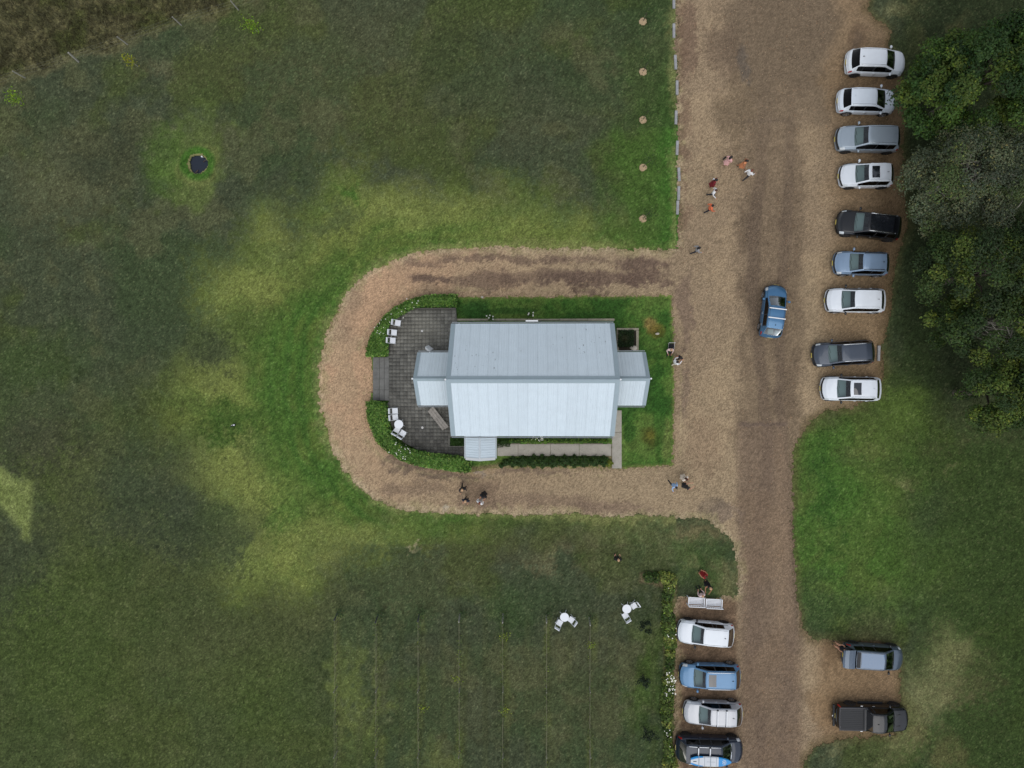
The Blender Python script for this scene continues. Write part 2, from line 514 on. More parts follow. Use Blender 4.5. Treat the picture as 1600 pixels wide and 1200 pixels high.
# tip of the lawn by the white benches
for b in [(1070, 850, 60, 22, C(86, 94, 62), .7), (1100, 830, 40, 14, T_TAN, .55), (1090, 890, 50, 34, C(72, 94, 50), .7), (1075, 895, 12, 16, T_PALE, .5), (1128, 905, 20, 20, T_TAN, .5),
          (1045, 865, 16, 20, T_BROWN, .4), (648, 853, 12, 5, C(160, 146, 124), .7), (860, 868, 26, 14, T_TAN, .35)]:
    blob(*b)
# strips of longer pale grass under the vines, mowing lines between them
vine_zone = sstep(930, 990, GV) * sstep(480, 520, GU) * sstep(1036, 1020, GU)
lawn = mixc(lawn, C(72, 78, 52), vine_zone * sstep(0.35, 1.0, np.sin(GU / 65.5 * 2 * PI * 2 + 0.6)) * 0.35)
for b in [(540, 1075, 13, 62, C(104, 116, 64), .7), (590, 1095, 9, 52, C(100, 112, 62), .65), (562, 1120, 26, 24, C(92, 98, 62), .4), (690, 1180, 14, 34, C(96, 104, 62), .7),
          (640, 1180, 16, 26, C(92, 100, 60), .5), (790, 1110, 10, 26, C(92, 92, 64), .5), (540, 1170, 12, 40, C(96, 108, 62), .4)]:
    blob(*b)
for vu in (529, 592, 657, 720, 787, 854.5, 921.5):
    vl = np.abs(GU - vu - 3 - 4 * np.sin(GV / 60 + vu) - (vu - 826) * .012) + (n_small - .5) * 9 + (n_fine - .5) * 8
    lawn = mixc(lawn, C(88, 96, 58), sstep(8, 2, vl) * sstep(952, 972, GV) * sstep(.34, .6, n_mid) * .7)
# the bright unmown triangle at the left edge
tri = sdf_poly(GU + (n_edge - .5) * 7, GV + (n_fine - .5) * 12, [(-60, 700), (0, 730), (18, 744), (30, 752), (52, 751), (50, 800), (46, 844), (34, 842), (34, 828), (14, 806), (0, 790), (-60, 760)])
lawn = mixc(lawn, mixc(np.zeros_like(lawn) + C(118, 130, 76), C(128, 138, 86), sstep(.4, .6, n_small) * .7), sstep(9, -7, tri) * .85)
# lush ring round the little pond
dp = np.hypot(GU - POND[0], GV - POND[1])
pw = dp + (n_warp1 - .5) * 40 + (n_small - .5) * 14
lawn = mixc(lawn, C(92, 108, 58), sstep(74, 40, np.hypot(GU - 302, (GV - 250) * .95) + (n_warp1 - .5) * 80 + dither * .5) * .7)
lawn = mixc(lawn, C(74, 102, 46), sstep(52, 12, np.hypot((GU - 258), (GV - 252) * .62) + (n_small - .5) * 34 + (n_fine - .5) * 24) * .6)
lawn = mixc(lawn, C(110, 116, 70), sstep(40, 32, pw) * .5)
lawn = mixc(lawn, C(62, 98, 38), sstep(31, 23, dp + (n_small - .5) * 5) * .95)
# church lawn inside the loop
isl = sstep(2, -2, d_isl)
church_turf = mixc(np.zeros_like(lawn) + C(70, 104, 46), C(92, 114, 58), sstep(.4, .62, n_mid) * .8)
church_turf = mixc(church_turf, C(48, 82, 36), sstep(.5, .35, n_mid) * .7)
lawn = mixc(lawn, church_turf, isl)
def iblob(cx, cy, rx, ry, col, s):
    global lawn
    r = np.hypot((GU - cx) / rx, (GV - cy) / ry) + (n_small - .5) * .9
    lawn = mixc(lawn, col, s * sstep(1.3, .6, r))
for b in [(1017, 508, 12, 13, C(138, 116, 74), .85), (1024, 516, 14, 12, C(104, 92, 44), .6), (1018, 682, 18, 16, C(72, 74, 34), .75), (1017, 680, 7, 7, C(118, 112, 50), .5),
          (985, 676, 10, 16, C(44, 82, 34), .6), (740, 485, 30, 16, C(44, 78, 36), .8), (1040, 690, 8, 36, C(110, 120, 70), .6), (1030, 640, 10, 70, C(50, 92, 38), .5),
          (800, 486, 40, 6, C(44, 78, 34), .6)]:
    iblob(*b)
bare = sstep(4, -2, sdf_poly(GU, GV, [(735, 730), (958, 712), (958, 733), (776, 733), (735, 742)]) + (n_edge - .5) * 6)
lawn = mixc(lawn, mixc(np.zeros_like(lawn) + C(150, 134, 110), C(120, 104, 84), sstep(.4, .6, n_small)), bare * .85)
# dry pale fringe where turf meets gravel
fr = sstep(17, 2, d_soft + (n_mid - .5) * 22 + (n_edge - .5) * 10) * outside * (GU < 1056) * (d_isl > 20)
lawn = mixc(lawn, C(138, 138, 92), fr * .6)
fr2 = sstep(7, 0, d_soft + (n_mid - .5) * 8) * (d_isl < 10)
lawn = mixc(lawn, C(134, 134, 84), fr2 * .75)
fr3 = sstep(16, 0, d_soft + (n_mid - .5) * 22) * (GU > 1200)
lawn = mixc(lawn, C(96, 92, 62), fr3 * .55)
# rough dry paddock in the top left corner
FENCE_A, FENCE_B = (0.0, 132.0), (385.0, 0.0)
dfen = (GV - (FENCE_A[1] + (FENCE_B[1] - FENCE_A[1]) * GU / FENCE_B[0])) + (n_warp1 - .5) * 52 + (n_edge - .5) * 14
pad = sstep(12, -16, dfen)
padc = mixc(np.zeros_like(lawn) + C(92, 91, 64), C(114, 110, 80), sstep(.42, .66, n_small))
padc = mixc(padc, C(84, 90, 52), sstep(.5, .66, n_mid) * .8)
padc = mixc(padc, C(66, 62, 44), sstep(.5, .36, n_fine) * .6)
lawn = mixc(lawn, padc, pad)
lawn = mixc(lawn, C(106, 98, 74), sstep(14, 0, np.abs(dfen - 2)) * .4)
# mulch bed under the roses beside the parking bay
ROSE_BED = [(1000, 895), (1028, 896), (1057, 904), (1058, 940), (1055, 1000), (1054, 1100), (1057, 1260), (1040, 1260), (1039, 1180), (1037, 1050), (1039, 960), (1036, 918), (1006, 911), (1000, 910)]
bed = sstep(3, -2, sdf_poly(GU, GV, ROSE_BED) + (n_edge - .5) * 5)
lawn = mixc(lawn, mixc(np.zeros_like(lawn) + C(108, 96, 76), C(84, 92, 54), sstep(.4, .6, n_small)), bed * .75)
n_clump = fbm(GX, GY, .24, 611, 2, .7)
tuft = np.where(n_clump < .34, .84, 1.0) * np.where(n_clump > .68, 1.14, 1.0)
blade = (1 + (n_fine - .5) * .5 + (n_white - .5) * .62 + (n_small - .5) * .25) * (1 + (tuft - 1) * (.5 + n_mid))
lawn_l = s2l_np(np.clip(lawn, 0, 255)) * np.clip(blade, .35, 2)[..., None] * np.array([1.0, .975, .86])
straw = (rng.random(GX.shape) < .05 * (0.4 + n_small)) & (d_isl > 0)
lawn_l[straw] = lawn_l[straw] * 1.2 + s2l_np(C(118, 112, 84)) * .22

# --- gravel colours
gr = np.zeros(GX.shape + (3,)) + C(156, 138, 112)
gr = mixc(gr, C(190, 156, 126), sstep(960, 560, GU + (n_warp1 - .5) * 160) * sstep(900, 560, GV + (n_warp2 - .5) * 160) * .8)          # clean reddish gravel in the bend
gr = mixc(gr, C(144, 126, 104), sstep(.45, .62, n_big) * .6)
gr = mixc(gr, C(166, 146, 118), sstep(.5, .66, n_mid) * .5)
def gblob(cx, cy, rx, ry, col, s, soft=.32, amp=1.1):
    global gr
    r = np.hypot((WU * .35 + GU * .65 - cx) / rx, (WV * .35 + GV * .65 - cy) / ry) + (n_small - .5) * amp + (n_fine - .5) * amp * .5
    gr = mixc(gr, col, s * sstep(1 + soft, 1 - soft, r))
DAMP = C(104, 87, 76); WORN = C(112, 97, 80); OLD = C(119, 102, 87)
# worn travelling lane of the road: old seal showing through
lane = sstep(62, 36, np.abs(GU - 1205 + (n_mid - .5) * 34) + (n_small - .5) * 22) * sstep(60, 330, GV + (n_warp1 - .5) * 120)
gr = mixc(gr, WORN, lane * (.55 + .35 * sstep(.4, .6, n_mid)))
gr = mixc(gr, C(102, 88, 75), sstep(14, 5, np.abs(GU - 1186 - 10 * np.sin(GV / 90) + (n_mid - .5) * 16)) * lane * .6)
gr = mixc(gr, C(102, 88, 75), sstep(13, 4, np.abs(GU - 1226 - 8 * np.sin(GV / 120) + (n_mid - .5) * 14)) * lane * .5)
wide = sstep(110, 60, np.abs(GU - 1215 + (n_warp1 - .5) * 90)) * sstep(260, 120, GV + (n_warp2 - .5) * 120)
gr = mixc(gr, C(112, 98, 81), wide * .8)
oldseal = sstep(9, -7, sdf_poly(GU + (n_edge - .5) * 5, GV + (n_edge - .5) * 7, [(1153, 662), (1228, 658), (1226, 690), (1232, 760), (1236, 860), (1240, 960), (1250, 1010), (1251, 1700), (1157, 1700), (1158, 930), (1156, 860), (1153, 800)]))
gr = mixc(gr, mixc(np.zeros_like(gr) + OLD, C(134, 114, 94), sstep(.42, .6, n_mid) * .8), oldseal * .62)
gr = mixc(gr, C(142, 122, 100), sstep(24, 8, np.abs(GU - 1226 + (n_mid - .5) * 12)) * oldseal * sstep(640, 700, GV) * sstep(1010, 960, GV) * .5)
gr = mixc(gr, C(104, 90, 80), sstep(4.5, 1, np.abs(GV - 663 + (n_edge - .5) * 7)) * sstep(1150, 1160, GU) * sstep(1236, 1224, GU) * .7)
gr = mixc(gr, C(112, 98, 84), sstep(4.5, 1, np.abs(GV - 189 + (n_edge - .5) * 6)) * sstep(1125, 1140, GU) * sstep(1245, 1215, GU) * .5)
for b in [(680, 437, 40, 8, DAMP, .85), (760, 440, 60, 14, DAMP, .6), (850, 432, 80, 12, DAMP, .55), (930, 436, 80, 11, DAMP, .8), (1000, 412, 40, 13, DAMP, .85), (1000, 435, 40, 10, DAMP, .75),
          (790, 402, 110, 6, DAMP, .6), (650, 408, 26, 7, DAMP, .5), (900, 406, 60, 5, DAMP, .5), (897, 453, 12, 6, C(92, 76, 66), .8), (930, 457, 30, 3, DAMP, .6), (1040, 450, 14, 5, DAMP, .7),
          (650, 735, 30, 6, C(112, 97, 84), .8), (700, 745, 46, 5, C(112, 97, 84), .8), (622, 722, 20, 12, C(112, 97, 84), .6), (830, 737, 60, 4, C(116, 100, 86), .6), (640, 765, 60, 10, C(128, 110, 92), .6),
          (745, 768, 34, 26, C(122, 104, 88), .6), (850, 785, 120, 10, C(122, 104, 88), .5), (960, 790, 60, 9, C(120, 102, 88), .5), (1070, 480, 10, 50, C(118, 100, 88), .55), (1068, 610, 8, 46, C(116, 100, 88), .5),
          (1075, 60, 16, 60, C(112, 92, 78), .6), (1130, 80, 26, 40, C(112, 96, 80), .5), (1150, 170, 26, 60, C(124, 108, 86), .5), (1340, 60, 12, 26, C(100, 84, 72), .5), (1346, 130, 60, 40, C(128, 108, 82), .4),
          (1160, 100, 8, 26, C(96, 90, 84), .5), (1342, 62, 4, 18, C(86, 78, 72), .7), (1130, 800, 22, 14, C(120, 106, 94), .6), (1110, 790, 16, 16, C(112, 100, 86), .5), (1100, 700, 26, 40, C(140, 120, 98), .5),
          (748, 730, 10, 7, C(160, 150, 140), .6), (697, 794, 5, 4, C(172, 168, 164), .6), (1300, 1020, 20, 30, C(110, 92, 74), .5), (1290, 1110, 30, 30, C(136, 112, 84), .5)]:
    gblob(*b)
# leaf mould on the parking bays
bay = sstep(1352, 1392, GU + (n_warp1 - .5) * 40) * sstep(660, 600, GV) * sstep(40, 100, GV)
gr = mixc(gr, C(96, 80, 60), bay * .7)
bay0 = sstep(1270, 1330, GU + (n_warp1 - .5) * 60) * sstep(660, 600, GV)
gr = mixc(gr, C(132, 109, 82), bay0 * .5)
bay2 = sstep(1156, 1146, GU) * sstep(926, 940, GV)
gr = mixc(gr, mixc(np.zeros_like(gr) + C(98, 80, 64), C(124, 102, 82), sstep(.4, .62, n_small)), bay2 * .85)
bay3 = sstep(1256, 1300, GU + (n_warp1 - .5) * 30) * sstep(990, 1010, GV)
gr = mixc(gr, C(128, 104, 76), bay3 * .6)
# leaf litter and dead grass at the margins
lip = sstep(-13, -1, d_soft + (n_mid - .5) * 16 + (n_edge - .5) * 12) * (d_isl > 8)
gr = mixc(gr, mixc(np.zeros_like(gr) + C(192, 178, 146), C(150, 142, 104), sstep(.42, .6, n_edge)), lip * .5 * (GU < 1200))
gr = mixc(gr, C(112, 92, 76), sstep(-26, -10, d_drive + (n_small - .5) * 14) * sstep(.45, .62, n_small) * (GU < 1150) * (GV < 390) * (GU > 1040) * .6)
gr = mixc(gr, C(96, 84, 58), sstep(-14, 0, d_soft) * (GU > 1250) * .5)
stone = 1 + (n_white - .5) * .55 + (n_fine - .5) * .22 + (n_small - .5) * .14
gr_l = s2l_np(np.clip(gr, 0, 255)) * np.clip(stone, .4, 1.8)[..., None] * np.array([.96, .93, .89])

ALB = 1.0
def grid_faces(maskv, anyv=True):
    a, b, c, d = maskv[:-1, :-1], maskv[:-1, 1:], maskv[1:, 1:], maskv[1:, :-1]
    m = (a & b & c & d)
    i, j = np.nonzero(m)
    v0 = i * NX + j
    return np.stack([v0, v0 + 1, v0 + NX + 1, v0 + NX], 1)

def sheet(name, mask, Z, col, m):
    f = grid_faces(mask)
    used = np.zeros(NX * NY, dtype=bool); used[f.ravel()] = True
    idx = np.cumsum(used) - 1
    jit = (rng.random((NX * NY, 2)) - .5) * CELL * .7
    vx = np.stack([GX.ravel() + jit[:, 0], GY.ravel() + jit[:, 1], Z.ravel()], 1)[used]
    return np_mesh(name, vx, idx[f], m, None, np.clip(col.reshape(-1, 3)[used] * ALB, 0, 1), smooth=True)

M_LAWN = mat("turf", (.06, .08, .04), rough=.95, spec=.15, attr='Col', noise=.22, scale=9.0, fine=(13.0, .36), bump=.35, bscale=22)
M_GRAVEL = mat("gravel", (.3, .22, .15), rough=.95, spec=.2, attr='Col', noise=.16, scale=7.0, fine=(13.0, .36), bump=.25, bscale=30)
pond_hole = dp > 15.2
ZL = .03 + (n_small - .5) * .05 + (n_fine - .5) * .05 + pad * (n_fine * .12)
ZL = ZL + .10 * np.exp(-((dp - 24) / 7.0) ** 2)
ZG = (n_small - .5) * .02 + (n_fine - .5) * .012
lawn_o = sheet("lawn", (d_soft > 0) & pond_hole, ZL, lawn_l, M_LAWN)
tag(lawn_o, kind='structure')
gravel_o = sheet("gravel_driveway", (d_soft < 9), ZG, gr_l, M_GRAVEL)
tag(gravel_o, kind='structure')

# land beyond the picture: same turf, one wide sheet a little lower
M_LAND = mat("land", s2l((64, 74, 50)), rough=.95, spec=.15, noise=.3, scale=.12, fine=(2.0, .2))
mb = MB()
mb.add([(-700, -700, -1.2), (700, -700, -1.2), (700, 700, -1.2), (-700, 700, -1.2)], [(0, 1, 2, 3)])
mb.add([(-44, -33.5, -.02), (44, -33.5, -.02), (44, 33.5, -.02), (-44, 33.5, -.02), (-160, -160, -1.1), (160, -160, -1.1), (160, 160, -1.1), (-160, 160, -1.1)],
       [(0, 4, 5, 1), (1, 5, 6, 2), (2, 6, 7, 3), (3, 7, 4, 0)])
tag(mb.build("ground", M_LAND), kind='structure')

def lawn_colour_at(x, y):
    j = np.clip(np.round((np.asarray(x) - gx[0]) / CELL).astype(int), 0, NX - 1)
    i = np.clip(np.round((np.asarray(y) - gy[0]) / CELL).astype(int), 0, NY - 1)
    return s2l_np(lawn[i, j]), d_soft[i, j], pad[i, j], dp[i, j]
# ------------------------------------------------------------------ materials of the buildings
M_SHEET = mat("roof_steel", (.55, .60, .63), rough=.42, spec=.4, noise=.05, scale=1.2, fine=(14, .03))
M_SHEETS = []
for k in range(5):
    f = 0.985 + .009 * k
    M_SHEETS.append(mat("roof_steel_%s" % "abcde"[k], (.60 * f, .68 * f, .73 * f), rough=.45, spec=.35, noise=.05, scale=1.4, fine=(16, .03)))
M_CAP = mat("capping_steel", (.30, .37, .405), rough=.5, spec=.35, noise=.05, scale=3)
M_WALLP = mat("white_weatherboard", (.72, .72, .70), rough=.6, noise=.05, scale=3)
M_TRIM = mat("pale_trim", (.6, .62, .62), rough=.5)
M_GLASSD = mat("window_glass", (.03, .04, .05), rough=.08, spec=.6)
M_DOOR = mat("timber_door", s2l((84, 62, 46)), rough=.6, noise=.2, scale=9)
M_GUTTER = mat("gutter_steel", (.42, .46, .48), rough=.45, spec=.4)
M_LICHEN = mat("dark_lichen", (.12, .13, .12), rough=.95)
M_WHITE = mat("white_paint", (.80, .81, .82), rough=.45, noise=.04, scale=10)

# ------------------------------------------------------------------ the church
EAVE, RIDGE = 3.6, 6.75
ridge_y = P(830, 593, RIDGE).y
xW = P(706.0, 505, EAVE).x; xE = P(958.6, 505, EAVE).x
yN = P(830, 505.5, EAVE).y; yS = P(830, 681.5, EAVE).y
yM = (yN + yS) / 2
church = thing("church", "long white building with pale steel gabled roof and three small gabled porches", "church", (0, 0, 0))

def roof_sheets(name_par, along, a0, a1, lo, hi, n, out, base_w=None):
    """Ribbed steel sheets side by side; along(a, t) gives the point at a along the eave and t up the slope."""
    w = (a1 - a0) / n
    for k in range(n):
        s0 = a0 + k * w + .004; s1 = a0 + (k + 1) * w - .004
        ribs = 4
        prof = []
        for r in range(ribs):
            c = s0 + (r + .5) * (s1 - s0) / ribs
            h = (s1 - s0) / ribs
            prof += [(c - h * .5, 0.0), (c - h * .16, 0.0), (c - h * .08, .02), (c + h * .08, .02), (c + h * .16, 0.0)]
        prof.append((s1, 0.0))
        vs, fs = [], []
        tilt = (rnd.random() - .5) * .012
        for (a, z) in prof:
            for t in (0.0, 1.0):
                p = along(a, t)
                vs.append(p + Vector((0, 0, .02 + z + tilt * (a - s0) / w)))
        m = len(prof)
        for i in range(m - 1):
            q = (2 * i, 2 * i + 2, 2 * i + 3, 2 * i + 1)
            fs.append(q)
        # face upwards
        p0, p1, p2 = Vector(vs[0]), Vector(vs[2]), Vector(vs[1])
        if (p1 - p0).cross(p2 - p0).z < 0:
            fs = [f[::-1] for f in fs]
        mb = MB(); mb.add(vs, fs)
        mb.build("roof_sheet", M_SHEETS[rnd.randrange(5)], name_par)

def slab4(p, q, r, s, th, mb, up=0.0):
    """A thin board with corners p q r s and thickness th below it."""
    a = [Vector(v) + Vector((0, 0, up)) for v in (p, q, r, s)]
    if (a[1] - a[0]).cross(a[2] - a[0]).z < 0:
        a = a[::-1]
    b = [v - Vector((0, 0, th)) for v in a]
    mb.add(a + b, [(0, 1, 2, 3), (7, 6, 5, 4), (0, 4, 5, 1), (1, 5, 6, 2), (2, 6, 7, 3), (3, 7, 4, 0)])

def gable_roof(x0, x1, y0, y1, ze, zr, n, cap=.3, barge_ends=(True, True), barge_w=.24, gut=True):
    """Ridge along x; returns the roof part carrying its sheets, caps and gutters."""
    ym = (y0 + y1) / 2
    deck = MB()
    e = .06
    slab4((x0, y0, ze), (x1, y0, ze), (x1, ym, zr), (x0, ym, zr), .12, deck)
    slab4((x0, ym, zr), (x1, ym, zr), (x1, y1, ze), (x0, y1, ze), .12, deck)
    roof = deck.build("roof", M_CAP, church)
    roof_sheets(roof, lambda a, t: Vector((a, y0 + (ym - y0) * t, ze + (zr - ze) * t)), x0 + .02, x1 - .02, 0, 1, n, 1)
    roof_sheets(roof, lambda a, t: Vector((a, y1 + (ym - y1) * t, ze + (zr - ze) * t)), x0 + .02, x1 - .02, 0, 1, n, 1)
    L = math.hypot(ym - y0, zr - ze)
    dy, dz = cap * (ym - y0) / L, cap * (zr - ze) / L
    c = MB()
    slab4((x0 - e, ym - dy, zr - dz), (x1 + e, ym - dy, zr - dz), (x1 + e, ym, zr), (x0 - e, ym, zr), .01, c, .075)
    slab4((x0 - e, ym + dy, zr - dz), (x1 + e, ym + dy, zr - dz), (x1 + e, ym, zr), (x0 - e, ym, zr), .01, c, .075)
    c.tube([(x0 - e, ym, zr + .085), (x1 + e, ym, zr + .085)], .04, 8)
    c.build("ridge_cap", M_CAP, roof)
    for end, flag in ((x0, barge_ends[0]), (x1, barge_ends[1])):
        if not flag:
            continue
        s = 1 if end == x0 else -1
        b = MB()
        for yy in (y0, y1):
            slab4((end - s * e, yy, ze), (end + s * barge_w, yy, ze), (end + s * barge_w, ym, zr), (end - s * e, ym, zr), .01, b, .07)
            slab4((end - s * e, yy, ze + .06), (end - s * (e - .02), yy, ze + .06), (end - s * (e - .02), ym, zr + .06), (end - s * e, ym, zr + .06), .26, b)
        b.build("barge_cap", M_CAP, roof)
        f = MB()
        f.tube([(end - s * .03, ym, zr), (end - s * .03, ym, zr + .5)], [.035, .025], 8)
        f.ell((end - s * .03, ym, zr + .52), (.07, .07, .07))
        f.build("finial", M_WHITE, roof)
    if gut:
        for yy, s in ((y0, -1), (y1, 1)):
            g = MB()
            g.box(((x0 + x1) / 2, yy + s * .06, ze - .06), (x1 - x0, .012, .12))
            g.box(((x0 + x1) / 2, yy + s * .115, ze - .05), (x1 - x0, .012, .14))
            g.box(((x0 + x1) / 2, yy + s * .088, ze - .115), (x1 - x0, .06, .012))
            g.build("gutter", M_GUTTER, roof)
    return roof

def window(par, c, w, h, axis, rot=0):
    """A pointed church window set proud of the wall; axis is the outward normal."""
    n = Vector(axis); t = Vector((-n.y, n.x, 0))
    f = MB()
    out = [(-w / 2, -h / 2), (w / 2, -h / 2), (w / 2, h * .2), (w * .25, h * .42), (0, h / 2), (-w * .25, h * .42), (-w / 2, h * .2)]
    def P3(p, d): return Vector(c) + t * p[0] + Vector((0, 0, p[1])) + n * d
    k = .82
    vs = [P3(p, .05) for p in out] + [P3((p[0] * k, p[1] * k), .05) for p in out] + [P3(p, 0) for p in out] + [P3((p[0] * k, p[1] * k), 0.0) for p in out]
    m = len(out)
    fs = []
    for i in range(m):
        j = (i + 1) % m
        fs += [(i, j, m + j, m + i), (2 * m + i, 2 * m + j, j, i), (m + i, m + j, 3 * m + j, 3 * m + i)]
    f.add(vs, fs)
    wo = f.build("window", M_TRIM, par)
    g = MB(); g.add([P3((p[0] * k, p[1] * k), .015) for p in out], [tuple(range(m))])
    g.build("pane", M_GLASSD, wo)
    return wo

OV = .42
wx0, wx1, wy0, wy1 = xW + OV, xE - OV, yS + OV, yN - OV
def walls(x0, x1, y0, y1, zt, zr, ridge='x', name="wall"):
    mb = MB()
    t = .0
    if ridge == 'x':
        ym = (y0 + y1) / 2
        mb.add([(x0, y0, -.1), (x1, y0, -.1), (x1, y1, -.1), (x0, y1, -.1), (x0, y0, zt), (x1, y0, zt), (x1, y1, zt), (x0, y1, zt), (x0, ym, zr), (x1, ym, zr)],
               [(0, 1, 5, 4), (2, 3, 7, 6), (3, 0, 4, 8, 7), (1, 2, 6, 9, 5)])
    else:
        xm = (x0 + x1) / 2
        mb.add([(x0, y0, -.1), (x1, y0, -.1), (x1, y1, -.1), (x0, y1, -.1), (x0, y0, zt), (x1, y0, zt), (x1, y1, zt), (x0, y1, zt), (xm, y0, zr), (xm, y1, zr)],
               [(3, 0, 4, 7), (1, 2, 6, 5), (0, 1, 5, 8, 4), (2, 3, 7, 9, 6)])
    return mb.build(name, M_WALLP, church)
slope = (RIDGE - EAVE) / (yN - yM)
walls(wx0, wx1, wy0, wy1, EAVE + OV * slope - .16, RIDGE - .16)
gable_roof(xW, xE, yS, yN, EAVE, RIDGE, 17, cap=.31, barge_w=.26)
for i in range(5):
    xx = wx0 + (i + .5) * (wx1 - wx0) / 5
    window(church, (xx, wy1, 2.0), .8, 2.0, (0, 1, 0))
    if i > 0:
        window(church, (xx, wy0, 2.0), .8, 2.0, (0, -1, 0))
# west and east porches, ridge in line with the nave but lower
PE, PR = 3.1, 5.0
pyN = P(680, 550.5, PE).y; pyS = P(680, 633.5, PE).y
pxW = P(653.5, 592, PE).x
pxE = P(1007.5, 592, PE).x
def porch(x0, x1, ends):
    gable_roof(x0, x1, pyS, pyN, PE, PR, 3, cap=.24, barge_ends=ends, barge_w=.2)
porch(pxW, wx0 - .003, (True, False))
porch(wx1 + .003, pxE, (False, True))
psl = (PR - PE) / ((pyN - pyS) / 2)
walls(pxW + .3, wx0 - .002, pyS + .25, pyN - .25, PE + .25 * psl - .15, PR - .15)
walls(wx1 + .002, pxE - .3, pyS + .25, pyN - .25, PE + .25 * psl - .15, PR - .15)
dm = MB(); dm.box((pxW + .28, yM - .02, 1.35), (.05, 1.5, 2.2)); door = dm.build("door", M_DOOR, church)
hm = MB(); hm.tube([(pxW + .22, yM + .1, 1.2), (pxW + .22, yM + .1, 1.5)], .02, 6); hm.build("handle", M_CAP, door)
window(church, (pxE - .3, yM, 2.0), 1.0, 1.7, (1, 0, 0))
# south porch: ridge across, splayed eave board at its gable
SE_, SR = 2.55, 3.35
sx0, sx1 = P(727.5, 700, SE_).x, P(774, 700, SE_).x
sy0, sy1 = P(750, 716.5, SE_).y, wy0 - .004
sxm = (sx0 + sx1) / 2
dk = MB()
slab4((sx0, sy0, SE_), (sx0, sy1, SE_), (sxm, sy1, SR), (sxm, sy0, SR), .1, dk)
slab4((sx1, sy0, SE_), (sx1, sy1, SE_), (sxm, sy1, SR), (sxm, sy0, SR), .1, dk)
sroof = dk.build("roof", M_CAP, church)
roof_sheets(sroof, lambda a, t: Vector((sx0 + (sxm - sx0) * t, a, SE_ + (SR - SE_) * t)), sy0 + .02, sy1, 0, 1, 3, 1)
roof_sheets(sroof, lambda a, t: Vector((sx1 + (sxm - sx1) * t, a, SE_ + (SR - SE_) * t)), sy0 + .02, sy1, 0, 1, 3, 1)
c = MB()
for s in (-1, 1):
    slab4((sxm + s * .07, sy0, SR - .055), (sxm + s * .07, sy1, SR - .055), (sxm, sy1, SR), (sxm, sy0, SR), .01, c, .07)
c.build("ridge_cap", M_SHEET, sroof)
b = MB()
for xx in (sx0, sx1):
    slab4((xx, sy0 - .1, SE_), (xx, sy0 + .1, SE_), (sxm, sy0 + .1, SR), (sxm, sy0 - .1, SR), .01, b, .07)
    slab4((xx, sy0 - .10, SE_ + .05), (xx, sy0 - .08, SE_ + .05), (sxm, sy0 - .08, SR + .05), (sxm, sy0 - .10, SR + .05), .22, b)
b.build("barge_cap", M_TRIM, sroof)
for xx, s in ((sx0, -1), (sx1, 1)):
    g = MB(); g.box((xx + s * .05, (sy0 + sy1) / 2, SE_ - .05), (.1, sy1 - sy0 - .02, .1)); g.build("gutter", M_GUTTER, sroof)
walls(sx0 + .25, sx1 - .25, sy0 + .2, sy1, SE_ + .12, SR - .14, 'y')
dm = MB(); dm.box((sxm, sy0 + .18, 1.05), (1.1, .05, 2.1)); door = dm.build("door", M_DOOR, church)
hm = MB(); hm.tube([(sxm + .4, sy0 + .13, .95), (sxm + .4, sy0 + .13, 1.2)], .02, 6); hm.build("handle", M_CAP, door)
# downpipes and a pale pipe joint at the north gutter
g = MB(); g.box((P(831, 503, 3.5).x, yN + .2, EAVE - .08), (.9, .1, .12)); g.build("rain_head", M_WHITE, church)
for xx in (wx0 + .1, wx1 - .1):
    g = MB(); g.tube([(xx, wy1 + .06, .05), (xx, wy1 + .06, EAVE - .25), (xx, yN + .07, EAVE - .1)], .045, 8); g.build("downpipe", M_TRIM, church)
# lichen and dirt spots on the steel (marks with a shape of their own)
sp = MB()
for i in range(46):
    if i < 16: x = rnd.uniform(xW + .4, xW + 3.4); t = rnd.uniform(.1, .6)
    elif i < 36: x = rnd.uniform(xE - 2.8, xE - .5); t = rnd.uniform(.35, .95)
    else: x = rnd.uniform(xW + .4, xE - .5); t = rnd.uniform(.05, .95)
    y = yM + (yN - yM) * t; z = RIDGE + (EAVE - RIDGE) * t + .058
    r = rnd.uniform(.01, .022); ly = r * rnd.choice((1, 1, 2.5, 4))
    vs = []
    for k in range(7):
        a = 2 * PI * k / 7; q = rnd.uniform(.6, 1.2)
        yy = y + ly * q * math.sin(a)
        vs.append((x + r * q * math.cos(a), yy, z - (yy - y) * slope))
    sp.add(vs, [tuple(range(7))])
lic = sp.build("lichen", M_LICHEN, church); lic['kind'] = 'stuff'

# ------------------------------------------------------------------ paved terrace with steps
TZ = .30
M_SLAB = mat("terrace_base", s2l((98, 96, 90)), rough=.95, noise=.2, scale=3)
M_PAVER = mat("terrace_paver", s2l((104, 102, 96)), rough=.85, noise=.34, scale=.9, fine=(20, .16), attr='Col')
M_STEP = mat("step_stone", s2l((110, 109, 105)), rough=.85, noise=.25, scale=2.2, fine=(18, .15))
TERR_PX = ([(712, 481), (668, 481), (645, 482), (618, 494), (603, 512), (602, 537), (604, 557), (608, 558), (608, 627), (604, 632), (606, 645),
            (612, 666), (630, 691), (655, 704), (690, 711), (723, 716), (728, 716), (728, 697), (703, 697), (703, 684), (714, 684), (714, 503)])
TERR = [XY(u, v, TZ) for u, v in TERR_PX]
mb = MB(); mb.prism(TERR, -.2, TZ - .009)
terrace = mb.build("terrace", M_SLAB); tag(terrace, kind='structure')
